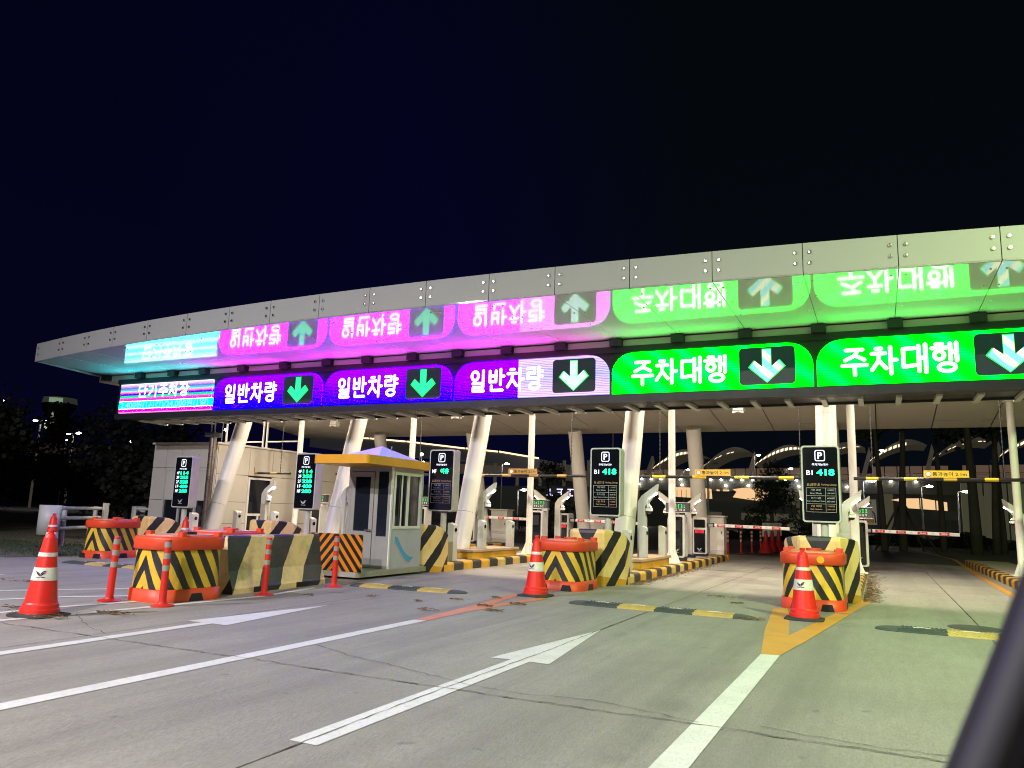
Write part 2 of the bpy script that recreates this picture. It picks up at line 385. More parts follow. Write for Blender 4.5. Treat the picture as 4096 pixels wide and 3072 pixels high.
# ================================================================== GROUND
b = MB(); b.add([(-700, -60, -.012), (500, -60, -.012), (500, 900, -.012), (-700, 900, -.012)], [(0, 1, 2, 3)])
ground = b.build('ground', ASPH); ground['kind'] = 'structure'
pav = thing('pavement', None, None); del_ = [pav.pop(k, None) for k in ('label', 'category')]; pav['kind'] = 'structure'
XJ = [-22.5, -17.6, -13.9, -10.25, -6.4, -2.72, 1.06, 4.8, 8.6, 13.0]
YJ = [-8, -3.2, 4.76, 10.3, 16.2, 22.0, 28.0]
for i in range(len(XJ)-1):
    for j in range(len(YJ)-1):
        x0, x1, y0, y1 = XJ[i]+.004, XJ[i+1]-.004, YJ[j]+.005, YJ[j+1]-.005
        b = MB(); n = 14
        # wandering crack-like edges: each slab edge is slightly uneven
        pts = []
        for k in range(n): pts.append((x0+(x1-x0)*k/n, y0+rng.uniform(0, .006)))
        for k in range(n): pts.append((x1-rng.uniform(0, .005), y0+(y1-y0)*k/n))
        for k in range(n): pts.append((x1-(x1-x0)*k/n, y1-rng.uniform(0, .006)))
        for k in range(n): pts.append((x0+rng.uniform(0, .005), y1-(y1-y0)*k/n))
        b.prism(pts, 'z', -.05, 0)
        b.build('concrete_slab', CONC, pav)
# fine cracks, thin dark filled lines on the slabs
CRK = plain('crack_dark', (.085, .08, .07), .9, dirt=.2)
def crack(pts, w=.012, step=.07, jit=.018):
    L = []
    for (x0, y0), (x1, y1) in zip(pts[:-1], pts[1:]):
        n = max(2, int(math.hypot(x1-x0, y1-y0)/step))
        for k in range(n): L.append((x0+(x1-x0)*k/n+rng.uniform(-jit, jit), y0+(y1-y0)*k/n+rng.uniform(-jit, jit)))
    b = MB(); pr = None
    for i in range(len(L)-1):
        (x0, y0), (x1, y1) = L[i], L[i+1]; d = Vector((x1-x0, y1-y0)).normalized(); nn = Vector((-d.y, d.x))*w*rng.uniform(.1, .45)
        if pr is None: pr = ((x0+nn.x, y0+nn.y, .0062), (x0-nn.x, y0-nn.y, .0062))
        q = ((x1+nn.x, y1+nn.y, .0062), (x1-nn.x, y1-nn.y, .0062)); b.add([pr[0], pr[1], q[1], q[0]], [(0, 1, 2, 3)]); pr = q
    b.build('crack', CRK, pav)
crack([(-4.5, 5.55), (-3.9, 5.3), (-3.3, 5.15), (-2.7, 4.95), (-2.2, 4.9), (-1.75, 5.0), (-1.3, 4.9), (-.95, 4.8)])
crack([(-10, 4.77), (-8, 4.75), (-6.4, 4.74), (-4.4, 4.78), (-2.7, 4.75), (-.9, 4.77), (1.5, 4.76)], w=.016)
crack([(-2.72, 3.0), (-2.73, 4.7), (-2.7, 6.5), (-2.72, 8.0), (-2.72, 9.9)], w=.014, jit=.006)
crack([(-.7, 4.95), (-.2, 4.85), (.4, 4.88)])
crack([(-7.7, 5.55), (-6.9, 5.1), (-6.2, 4.85)])
crack([(1.06, 10.4), (1.07, 13), (1.06, 18)], w=.014, jit=.006)

def sheet(name, polys, mat, z=.004):
    b = MB()
    for poly in polys: b.add([(x, y, z) for x, y in poly], [tuple(range(len(poly)))])
    o = b.build(name, mat); o['kind'] = 'structure'; return o
def band(pts, w, z=.004):
    out = []
    for (a, c) in zip(pts[:-1], pts[1:]):
        d = Vector((c[0]-a[0], c[1]-a[1])).normalized(); n_ = Vector((-d.y, d.x))*w/2
        out.append([(a[0]-n_.x, a[1]-n_.y), (c[0]-n_.x, c[1]-n_.y), (c[0]+n_.x, c[1]+n_.y), (a[0]+n_.x, a[1]+n_.y)])
    return out
sheet('lane_line', [[(-1.12, -2), (-.93, -2), (-.86, 7.55), (-1.02, 7.51)]], PWHITE)
sheet('lane_line', [[(-4.72, -2), (-4.57, -2), (-4.52, 7.42), (-4.67, 7.39)]], PWHITE)
sheet('lane_line', band([(-7.9, 4.2), (-7.66, 5.6), (-7.42, 7.9), (-7.62, 9.3)], .11), PWHITE)
sheet('lane_line', band([(-9.95, 4.5), (-9.1, 6.35), (-8.6, 7.0)], .10), PWHITE)
sheet('lane_line', band([(-8.35, 4.4), (-8.28, 5.8), (-8.1, 6.6)], .09), PWHITE)
sheet('lane_line', band([(-11.4, 4.9), (-10.0, 6.6), (-9.2, 7.7)], .10), PWHITE)
sheet('lane_line', band([(-14.5, 5.6), (-12.3, 7.6)], .10), PWHITE)
def arrow(x, y0, y1, y2, w=.14, hw=.26, tail=.03):
    sheet('arrow_marking', [[(x-w/2-.01, y0), (x+w/2, y0), (x+w/2, y1), (x-w/2, y1)], [(x-hw, y1-tail), (x-w/2, y1), (x+w/2, y1), (x+hw, y1-tail*.4), (x, y2)]], PWHITE)
arrow(-2.71, 3.3, 5.95, 7.98, w=.17)
arrow(-6.17, 1.0, 5.9, 7.8)
sheet('lane_line', [[(-6.6, 2.1), (-3.2, 1.85), (-3.2, 2.1), (-6.6, 2.33)]], PWHITE)
sheet('hatch_marking', [[(-1.02, 7.515), (-.86, 7.555), (-.72, 8.6), (-.92, 8.88), (-1.02, 10.0), (-1.20, 11.6), (-1.38, 11.5), (-1.2, 9.2)],
                        [(-.72, 8.6), (-.4, 11.4), (-.58, 11.45), (-.92, 8.88)], [(-.40, 11.5), (-.10, 13.9), (-.26, 13.95), (-.56, 11.55)]], PYEL)
sheet('hatch_marking', [[(-4.67, 7.395), (-4.52, 7.425), (-4.52, 8.5), (-4.62, 9.2), (-4.85, 10.6), (-5.0, 10.6), (-4.8, 9.2)],
                        [(-4.52, 8.5), (-4.3, 10.4), (-4.45, 10.4), (-4.62, 9.2)]], PORG)
sheet('edge_line', band([(-1.1, 64), (1.0, 50), (1.95, 38), (2.45, 33), (2.35, 28), (2.2, 22.4), (2.15, 17.7), (2.15, 12.5)], .14, .004), PYEL)
sheet('lane_line', band([(-6, 40), (-2, 40.6), (2, 40)], .12), paint_mat('far_paint_white', (.5, .5, .45)))
DIRTM = plain('dry_verge_soil', (.10, .085, .06), .95, dirt=.6, dscale=3, dcol=(.03, .04, .02), b=.8, bs=12)
b = MB(); pts = [(-90, 6), (-15.7, 9.7), (-15.0, 11.6), (-15.0, 12.4), (-17.0, 12.6), (-17.0, 16.0), (-22, 16.2), (-22, 30), (-90, 40)]
b.add([(x, y, .006) for x, y in pts], [tuple(range(len(pts)))])
tag(b.build('verge', DIRTM), kind='structure')
b = MB(); pts = [(2.9, 28.2), (40, 26), (40, 70), (2.6, 60), (2.1, 45), (2.7, 34)]
b.add([(x, y, .006) for x, y in pts], [tuple(range(len(pts)))])
tag(b.build('verge', DIRTM), kind='structure')
# grass on the verge and pine litter on the road
GRASS = plain('dark_grass', (.035, .06, .022), .9, dirt=.4)
b = MB()
for _ in range(9000):
    x = rng.uniform(-26, -15.2); y = rng.uniform(10.4, 13.5) if rng.random() < .7 else rng.uniform(10, 16)
    if x > -17 and y > 12.4: continue
    if x > -15.9 and y < 10.6: continue
    h = rng.uniform(.02, .07); a = rng.uniform(0, 6.3); dx, dy = math.cos(a)*.012, math.sin(a)*.012
    b.add([(x-dx, y-dy, .004), (x+dx, y+dy, .004), (x+rng.uniform(-.03, .03), y+rng.uniform(-.03, .03), h)], [(0, 1, 2)])
tag(b.build('grass', GRASS), 'patchy dark grass growing beside the left lane edge', 'grass', kind='stuff')
LIT = plain('dry_pine_needles', (.20, .12, .07), .9, dirt=.4)
b = MB()
def clump(cx, cy_, rx, ry, n):
    for _ in range(n):
        a = rng.uniform(0, 6.3); r = math.sqrt(rng.random()); x, y = cx+rx*r*math.cos(a), cy_+ry*r*math.sin(a)
        t = rng.uniform(0, 6.3); L = rng.uniform(.02, .05); z = .008+rng.uniform(0, .02)
        b.add([(x-L*math.cos(t), y-L*math.sin(t), z), (x+L*math.cos(t), y+L*math.sin(t), z+.004), (x+.006*math.sin(t), y-.006*math.cos(t), z+.01)], [(0, 1, 2)])
for c in [(-4.95, 8.15, .14, .07, 36), (-4.6, 8.95, .12, .05, 52), (-4.35, 9.4, .12, .06, 52), (-4.3, 8.6, .13, .05, 56), (-6.3, 8.9, .10, .04, 29), (-5.2, 9.3, .1, .05, 26),
          (-4.9, 9.9, .12, .05, 29), (-5.5, 8.8, .06, .03, 14), (-7.8, 5.2, .45, .13, 138), (-7.35, 5.75, .28, .09, 85), (-8.4, 5.4, .3, .06, 39), (-9.3, 5.2, .35, .05, 39),
          (-7.0, 8.4, .1, .04, 19), (-1.45, 9.95, .18, .07, 66), (-2.2, 12.4, .3, .1, 39), (-1.9, 11.6, .12, .05, 29), (-8.0, 8.1, .12, .04, 19), (-11.2, 7.1, .5, .06, 33)]: clump(*c)
for _ in range(1000):
    y = 13.3+abs(rng.gauss(0, 3.5)); 
    for x0 in (-.26, -4.02): clump(x0+abs(rng.gauss(0, .11)), y, .01, .01, 1)
tag(b.build('pine_litter', LIT), 'brown dry needles scattered on the lane and along the kerbs', 'litter', kind='stuff')

# ================================================================== ISLANDS (kerb blocks, noses, plinths)
IC = [-15.9, -12.15, -8.4, -4.62, -.85]     # island centre lines
ORD = ['leftmost', 'second from left', 'third from left', 'fourth from left', 'fifth from left']
NOSEM = stripes('nose_paint', 'nose', orange_low=True, worn=.25)
kb_mesh = {}
def kerb_mesh(mat, L=.395, w=.2, h=.17):
    b = MB(); x = w/2
    prof = [(-x, -.02), (x, -.02), (x, h-.045), (x-.015, h-.015), (x-.05, h), (-x, h)]
    b.prism(prof, 'y', -L/2, L/2); return b.mesh('kerb_block', mat)
KM = [kerb_mesh(KYEL), kerb_mesh(KBLK), kerb_mesh(KYEL2)]
for me in KM: pass
def half_outline(z, h0):
    # nose plan half-outline: distance-parameterised polyline from the centre of the front face
    hw = .31; fx = .55
    return [(0, 0), (hw-.04, 0), (hw, .02), (fx-.02, .43), (fx, .47), (fx, .75)]
for k, cx in enumerate(IC):
    y0 = 12.82; yend = 23.6
    isl = thing('traffic_island', '%s toll island with yellow and black kerb blocks' % ORD[k], 'kerb island', (cx, 0, 0), group='toll lane islands')
    MB().box2((-.36, 13.5, 0), (.36, yend-.2, .165)).build('island_top', ISL, isl)
    for s in (1, -1):
        n = int((yend-13.45)/.4)
        for j in range(n):
            me = KM[1] if (j % 2) else (KM[0] if (j*7+k) % 5 < 3 else KM[2])
            place('kerb_block', me, isl, (s*.452, 13.65+j*.4+rng.uniform(-.003, .003), rng.uniform(-.004, .004)), (0, 0, 0 if s > 0 else math.pi))
    for j in range(3):
        place('kerb_block', KM[j % 2], isl, (-.36+j*.36+.01, yend-.02, 0), (0, 0, R(90)))
    # nose bumper, a lofted concrete wedge
    nose = thing('island_bumper', ['cream and black crash block on the leftmost island behind the far left barrier', 'striped crash block between the small booth and the left concrete barrier', 'cream and black crash block right behind the grey booth', 'tall yellow and black crash block behind the middle water barrier', 'yellow crash block with black triangle behind the right water barrier'][k], 'crash block', (cx, y0, 0), group='concrete island noses')
    ht = [.84, .87, .93, .96, .99][k]
    half = half_outline(0, 0); S_ = [0]
    for a, c in zip(half[:-1], half[1:]): S_.append(S_[-1]+math.hypot(c[0]-a[0], c[1]-a[1]))
    full = [(-x, y, -s) for (x, y), s in zip(half[::-1], S_[::-1])][:-1]+[(x, y, s) for (x, y), s in zip(half, S_)]
    L = []; U = []
    def top(y): return ht*(1-.19*max(0, (y-.25)/.5)**1.6) if y > .25 else ht
    for q, ins in ((0, 0), (.93, 0), (.98, .012), (1, .045)):
        row = []; ur = []
        for x, y, s in full:
            f = 1-ins/.5; row.append((x*f, y+ins*(1 if y < .3 else -1)+.0, top(y)*q)); ur.append((s, top(y)*q))
        L.append(row); U.append(ur)
    bb = MB(); n = len(full)
    vs = [p for l in L for p in l]; uv = [p for l in U for p in l]
    bb.add(vs, [(kk*n+i, kk*n+i+1, (kk+1)*n+i+1, (kk+1)*n+i) for kk in range(len(L)-1) for i in range(n-1)], 0, uv)
    bb.add(L[-1], [tuple(range(n))], 1)
    bb.add([L[0][0], L[0][-1], L[-1][-1], L[-1][0]], [(0, 3, 2, 1)], 1)
    bb.build('concrete_block', [NOSEM, KYEL2], nose)
    # plinth with tan slab
    pl = thing('plinth', '%s island raised yellow plinth with tan slab on top' % ORD[k], 'plinth', (cx, 0, 0), group='raised plinths on islands')
    MB().box2((-.34, 15.0, .165), (.34, 17.3, .31)).build('plinth_base', KYEL, pl, bevel=.01)
    MB().box2((-.38, 14.95, .312), (.38, 17.35, .37)).build('slab', TAN, pl, bevel=.008)
# right-hand island 6 (only its left kerb shows)
isl = thing('traffic_island', 'kerb island at the far right beside the dark car frame', 'kerb island', (2.98, 0, 0), group='toll lane islands')
MB().box2((-.36, 17.2, 0), (.6, 28.6, .165)).build('island_top', ISL, isl)
for j in range(29): place('kerb_block', KM[j % 2], isl, (-.452, 17.3+j*.4, 0), (0, 0, math.pi))

# ================================================================== CANOPY
can = thing('toll_canopy', 'long white toll canopy with glossy underside and bolted fascia panels', 'canopy')
ZS = 4.68; ZT = 5.15; YI = 14.2
def yf(x): d = x+7.5; return 10.88+(.0085 if d < 0 else .0063)*d*d
seams = [-19.6, -18.22, -16.95, -15.8, -14.45, -13.07, -11.75, -10.59, -9.34, -8.17, -6.97, -5.74, -4.56, -3.33, -2.08, -.82, .4, 1.62, 2.85, 4.0]
def panel_mat(name, rough, metal, col, spec=.5):
    mt, nt, p = newmat(name)
    n = noise(nt, .9, 4, .5)
    nt.links.new(mix(nt, math_(nt, 'MULTIPLY', n, .25), col, tuple(c*.75 for c in col)), p.inputs['Base Color'])
    p.inputs['Metallic'].default_value = metal; p.inputs['Roughness'].default_value = rough; p.inputs['Coat Weight'].default_value = .6
    p.inputs['Coat Roughness'].default_value = .015; p.inputs['Specular IOR Level'].default_value = .8; p.inputs['Coat IOR'].default_value = 1.7
    return mt
SOFF = panel_mat('soffit_polished_panel', .07, .0, (.85, .85, .84)); FASC = panel_mat('fascia_panel', .6, .0, (.32, .325, .31))
FASC.node_tree.nodes['Principled BSDF'].inputs['Coat Weight'].default_value = 0; FASC.node_tree.nodes['Principled BSDF'].inputs['Specular IOR Level'].default_value = .3
boltm = MB().lathe([(.001, .0), (.024, .0), (.028, .008), (.024, .02), (.001, .022)], 10).box((0, 0, .023), (.034, .006, .004), 0).mesh('bolt', CHROME)
sbolt = MB().lathe([(.001, .0), (.016, .0), (.018, .006), (.012, .012), (.001, .013)], 8).mesh('bolt', CHROME)
for i in range(len(seams)-1):
    x0, x1 = seams[i]+.006, seams[i+1]-.006
    b = MB(); y0a, y1a = yf(x0), yf(x1)
    b.prism([(x0, y0a), (x1, y1a), (x1, YI+.05), (x0, YI+.05)], 'z', ZS, ZS+.02)
    pn = b.build('soffit_panel', SOFF, can)
    for yy in (.35, 1.15, 2.0, 2.9):
        for xx in (x0+.09, x1-.09):
            place('bolt', sbolt, pn, (xx, min(yf(xx)+yy, YI-.1), ZS), (math.pi, 0, 0))
    b = MB(); b.prism([(x0, y0a), (x1, y1a), (x1, y1a+.03), (x0, y0a+.03)], 'z', ZS-.004, ZT)
    fp = b.build('fascia_panel', FASC, can)
    an = math.atan2(y1a-y0a, x1-x0)
    for xx in (x0+.09, x1-.09):
        for zz in (ZS+.17, ZS+.33):
            place('bolt', boltm, fp, (xx, y0a+(y1a-y0a)*(xx-x0)/(x1-x0)-.001, zz), (R(90), rng.uniform(0, 3), an))
b = MB()   # core of the canopy above the panels (dark, closes the seams) and its ends
pl = [(x, yf(x)+.035) for x in seams]
b.prism(pl+[(4.0, YI+.3), (-20.1, YI+.3)], 'z', ZS+.03, ZT-.01)
b.build('canopy_core', DGREY, can)
b = MB(); b.prism([(-19.63, yf(-19.6)), (-19.6, yf(-19.6)), (-20.3, YI+.9), (-20.33, YI+.9)], 'z', ZS-.004, ZT); b.build('end_panel', FASC, can)
# rear ceiling: slopes down behind the sign
def zc(y): return 4.86-.116*(y-14.3)
ys = [14.35, 17.0, 18.9, 20.7, 22.5, 23.35]
cx_ = [-20.2, -18.85, -17.5, -16.15, -14.8, -13.45, -12.1, -10.75, -9.4, -8.05, -6.7, -5.35, -4.0, -2.65, -1.3, .05, 1.4, 2.75, 3.7]
for i in range(len(cx_)-1):
    for j in range(len(ys)-1):
        x0, x1, a, c = cx_[i]+.014, cx_[i+1]-.014, ys[j]+.02, ys[j+1]-.02
        sk = .28*(a-20)/3 if a > 19 else 0
        if a > 18.5: pass
        b = MB(); b.add([(x0, a, zc(a)), (x1, a, zc(a)), (x1, c, zc(c)), (x0, c, zc(c)), (x0, a, zc(a)+.02), (x1, a, zc(a)+.02), (x1, c, zc(c)+.02), (x0, c, zc(c)+.02)],
              [(0, 3, 2, 1), (4, 5, 6, 7), (0, 1, 5, 4), (1, 2, 6, 5), (2, 3, 7, 6), (3, 0, 4, 7)])
        b.build('ceiling_panel', BEIGE, can)
b = MB(); b.add([(-20.3, 14.5, zc(14.5)+.03), (3.8, 14.5, zc(14.5)+.03), (3.8, 23.5, zc(23.5)+.03), (-20.3, 23.5, zc(23.5)+.03), (-20.3, 14.5, 5.15), (3.8, 14.5, 5.15), (3.8, 23.5, zc(23.5)+.22), (-20.3, 23.5, zc(23.5)+.22)],
              [(0, 3, 2, 1), (4, 5, 6, 7), (0, 1, 5, 4), (1, 2, 6, 5), (2, 3, 7, 6), (3, 0, 4, 7)])
b.build('roof', BLACK, can)
b = MB(); b.box2((-20.0, 14.26, 4.50), (3.9, 14.9, 4.66)); b.build('soffit_edge_beam', BEIGE, can)

# ---- columns: A-frame pairs of white steel tubes (> column collar) and thin posts
for k, cx in enumerate(IC):
    X = [-16.1, -12.3, -8.6, -4.85, -.95][k]; ya = [15.1, 15.35, 15.35, 15.55, 16.95][k]; sl = .283
    c = thing('inclined_column', 'thick white front column leaning back on the %s island' % ORD[k], 'column', (X, ya, .165), group='thick front columns')
    ztop = 4.45; y2 = sl*(ztop-.165)
    MB().tube((0, 0, 0), (0, y2*.23, (ztop-.165)*.23), .215, n=28).build('column_tube', WHITE_D, c)
    MB().tube((0, y2*.231, (ztop-.165)*.231+.004), (0, y2*.78, (ztop-.165)*.78), .213, n=28).build('column_tube', WHITE_D, c)
    MB().tube((0, y2*.781, (ztop-.165)*.781+.004), (0, y2, ztop-.165+.1), .213, n=28).build('column_tube', WHITE_D, c)
    MB().tube((0, 0, 0), (0, .006, .03), .29, n=28).build('base_plate', GREY, c)
for k, cx in enumerate(IC):
    X = [-16.1, -12.3, -8.6, -4.85, -1.1][k]; sl = -.325
    c = thing('rear_column', 'white rear column leaning forward on the %s island' % ORD[k], 'column', (X, 23.75, .165), group='thick rear columns')
    H = 3.83-.165; MB().tube((0, 0, 0), (0, sl*H, H), .215, n=24).build('column_tube', WHITE_D, c)
    MB().tube((0, 0, 0), (0, -.006, .03), .28, n=24).build('base_plate', GREY, c)
PX = [-15.85, -11.8, -8.12, -4.42, -.46]
for k, x in enumerate(PX+[2.85]):
    y = 18.15 if k < 5 else 20.6
    lab = ('slim white post on the %s island' % ORD[k]) if k < 5 else 'slim white post at the right end of the canopy'
    c = thing('post', lab, 'post', (x, y, .165), group='slim white posts')
    zt = zc(y)-.17
    MB().tube((0, 0, 0), (0, 0, zt), .082, n=20).build('post_tube', WHITE, c)
    b = MB()
    for a in range(4):
        M = Matrix.Rotation(R(45+90*a), 4, 'Z'); vs = [M @ Vector(v) for v in ((.08, -.006, 0), (.2, -.006, 0), (.2, -.006, .03), (.085, -.006, .3), (.08, .006, 0), (.2, .006, 0), (.2, .006, .03), (.085, .006, .3))]
        b.add(vs, [(0, 1, 2, 3), (7, 6, 5, 4), (0, 4, 5, 1), (1, 5, 6, 2), (2, 6, 7, 3)])
    b.box((0, 0, .008), (.42, .42, .016)); b.build('gusset_foot', WHITE, c)
    MB().box((0, 0, zt-.02), (.26, .26, .03)).build('head_plate', WHITE, c)

# ---- catwalk and sign case
GANT = plain('gantry_black_steel', (.012, .013, .014), .5, dirt=.2)
cat = thing('sign_gantry', 'dark steel gantry and slatted catwalk carrying the lit lane signs', 'gantry')
b = MB(); b.box2((-19.1, 14.235, 3.44), (4.1, 14.75, 4.5)); b.build('sign_case', GANT, cat)
MB().box2((-19.1, 14.19, 3.40), (4.1, 14.24, 3.545)).build('bottom_rail', GANT, cat)
MB().box2((-19.1, 14.19, 4.40), (4.1, 14.24, 4.52)).build('top_rail', GANT, cat)
me = MB().box2((-.12, 14.1, 4.52), (.12, 14.4, 4.665)).mesh('hanger_bracket', BLACK)
for i in range(19): place('hanger_bracket', me, cat, (seams[i], 0, 0))
MB().box2((-19.1, 15.62, 3.43), (4.1, 15.68, 3.53)).build('walkway_rail', GANT, cat)
me = MB().box2((-.045, 14.76, 3.40), (.045, 15.72, 3.46)).mesh('slat', GREY)
x = -18.8
while x < 4: place('slat', me, cat, (x, 0, 0)); x += .62
me = MB().box2((-.295, 14.77, 3.472), (.295, 15.60, 3.485)).mesh('grating', BLACK)
x = -18.49
while x < 4: place('grating', me, cat, (x, 0, 0)); x += .62

# ================================================================== LED LANE SIGNS
def led_face(name, kind, cx, w):
    mt, nt, p = newmat(name)
    tc = N(nt, 'ShaderNodeTexCoord').outputs['Object']; s_ = N(nt, 'ShaderNodeSeparateXYZ'); nt.links.new(tc, s_.inputs[0])
    u = math_(nt, 'ADD', math_(nt, 'DIVIDE', s_.outputs[0], w), .5)      # 0..1 across
    v = math_(nt, 'DIVIDE', s_.outputs[2], .81)                          # 0..1 up
    # moire of the LED rows
    wv = N(nt, 'ShaderNodeTexWave', bands_direction='Z'); wv.inputs['Scale'].default_value = 9 if kind != 'green' else 7; wv.inputs['Distortion'].default_value = 3.0
    wv.inputs['Detail'].default_value = 2; wv.inputs['Detail Scale'].default_value = .5; nt.links.new(tc, wv.inputs[0])
    mo = wv.outputs['Fac']
    st = 6.0
    if kind == 'green':
        w2 = N(nt, 'ShaderNodeTexWave', bands_direction='DIAGONAL'); w2.inputs['Scale'].default_value = 1.1; w2.inputs['Distortion'].default_value = 2.5; nt.links.new(tc, w2.inputs[0])
        f = math_(nt, 'MULTIPLY', math_(nt, 'POWER', w2.outputs['Fac'], 2.5), math_(nt, 'MULTIPLY_ADD', mo, .6, .3))
        c = mix(nt, math_(nt, 'MULTIPLY', f, .9), (.0, .80, .0012), (.0, .75, .045)); st = 7.5
    elif kind == 'fee':
        r = N(nt, 'ShaderNodeValToRGB'); r.color_ramp.interpolation = 'LINEAR'; els = r.color_ramp.elements
        cols = [(0, (1, .25, .7)), (.04, (1, .0, .35)), (.12, (.9, .0, .35)), (.15, (.0, .5, .6)), (.38, (.0, .55, .65)), (.42, (.75, 0, .35)), (.50, (.6, .05, .4)), (.53, (.0, .45, .15)), (.57, (.0, .5, .2)),
                (.60, (.05, .0, .5)), (.645, (.05, .0, .5)), (.67, (.8, .02, .35)), (.72, (.9, .3, .2)), (.76, (.0, .45, .8)), (.80, (.02, .35, .7)), (.83, (.1, .05, .3)), (.88, (.3, .15, .35)), (.94, (.5, .35, .8)), (1, (.8, .6, .8))]
        els[0].position = 0; els[0].color = (*cols[0][1], 1); els[1].position = 1; els[1].color = (*cols[-1][1], 1)
        for q, cc in cols[1:-1]: e_ = els.new(q); e_.color = (*cc, 1)
        wob = noise(nt, 3, 3, .5, tc); nt.links.new(math_(nt, 'ADD', v, math_(nt, 'MULTIPLY_ADD', wob, .03, -.015)), r.inputs[0])
        c = r.outputs[0]; st = math_(nt, 'MULTIPLY_ADD', math_(nt, 'MULTIPLY', math_(nt, 'GREATER_THAN', v, .135), math_(nt, 'LESS_THAN', v, .395)), 15.0, 2.2)
    else:
        blue = (.0004, .0, .95); mag = (.022, .0, .9)
        k = math_(nt, 'ADD', v, math_(nt, 'MULTIPLY_ADD', mo, .5, -.25))
        if kind == 1: f = ramp(nt, math_(nt, 'ADD', k, math_(nt, 'MULTIPLY', u, .25)), .45, 1.15)
        elif kind == 2: f = ramp(nt, k, .2, .75)
        else: f = ramp(nt, k, -.1, .35)
        c = mix(nt, f, blue, mag); st = 22.0
        if kind == 3:
            pale = mix(nt, math_(nt, 'ADD', math_(nt, 'ABSOLUTE', math_(nt, 'SUBTRACT', v, .55)), math_(nt, 'MULTIPLY_ADD', mo, .8, -.2)), (.016, .024, .08), (.068, .038, .08))
            c = mix(nt, math_(nt, 'GREATER_THAN', u, .435), c, pale)
    # fine LED module grid
    gx = math_(nt, 'FRACT', math_(nt, 'MULTIPLY', s_.outputs[0], 45)); gz = math_(nt, 'FRACT', math_(nt, 'MULTIPLY', s_.outputs[2], 45))
    g = math_(nt, 'MULTIPLY', math_(nt, 'GREATER_THAN', gx, .25), math_(nt, 'GREATER_THAN', gz, .25))
    stn = math_(nt, 'MULTIPLY', math_(nt, 'MULTIPLY_ADD', g, .4, .75), math_(nt, 'MULTIPLY', math_(nt, 'MULTIPLY_ADD', mo, .35, .8), st))
    p.inputs['Specular IOR Level'].default_value = 0; p.inputs['Base Color'].default_value = (0, 0, 0, 1); nt.links.new(c, p.inputs['Emission Color']); nt.links.new(stn, p.inputs['Emission Strength'])
    p.inputs['Roughness'].default_value = .6
    return mt
def arrow_led(name, kind):
    mt, nt, p = newmat(name); tc = N(nt, 'ShaderNodeTexCoord').outputs['Object']
    wv = N(nt, 'ShaderNodeTexWave', bands_direction='DIAGONAL' if kind > 3 else 'Z'); wv.inputs['Scale'].default_value = 2.2 if kind > 3 else 14; wv.inputs['Distortion'].default_value = 1.5; nt.links.new(tc, wv.inputs[0])
    f = wv.outputs['Fac']
    if kind <= 2: c = mix(nt, f, (.0, .85, .26), (.03, .85, .40))
    elif kind == 3: c = mix(nt, f, (.35, .9, .75), (.75, .9, .95))
    else: c = mix(nt, ramp(nt, f, .35, .65), (.22, .75, .85), (.90, .95, .60))
    nt.links.new(c, p.inputs['Emission Color']); p.inputs['Emission Strength'].default_value = 1.5; p.inputs['Base Color'].default_value = (.01, .01, .01, 1)
    return mt
GLOWG = emit('green_led_halo', (.0, 1, .06), 1.6)
ARBK = emit('arrow_backing', (.01, .06, .05), .35, (.01, .012, .014))
bx = [-18.96, -15.40, -11.80, -8.25, -4.67, -.90, 2.80]
names = [('fee', '단기주차장', None, 'lit fee sign with colour stripes at the left end of the gantry'),
         (1, '일반차량', 1, 'blue lit lane sign with green arrow beside the striped fee sign'),
         (2, '일반차량', 2, 'blue and purple lit lane sign with green arrow between two purple ones'),
         (3, '일반차량', 3, 'purple lit lane sign whose right half has turned pale lavender'),
         ('green', '주차대행', 4, 'green lit lane sign with pale arrow beside the purple signs'),
         ('green', '주차대행', 5, 'green lit lane sign cut by the right edge of the photo')]
SOFGLOW_MAG = emit('led_visor_magenta', (1, .0, .85), 20); SOFGLOW_GRN = emit('led_visor_green', (.02, .9, .06), 12); SOFGLOW_CYAN = emit('led_visor_cyan', (.02, .75, .85), 17)  # emission for the added ledges that tint the soffit
ar_poly = [(-.075, .30), (.075, .30), (.075, -.02), (.21, .10), (.30, -.02), (0, -.30), (-.30, -.02), (-.21, .10), (-.075, -.02)]
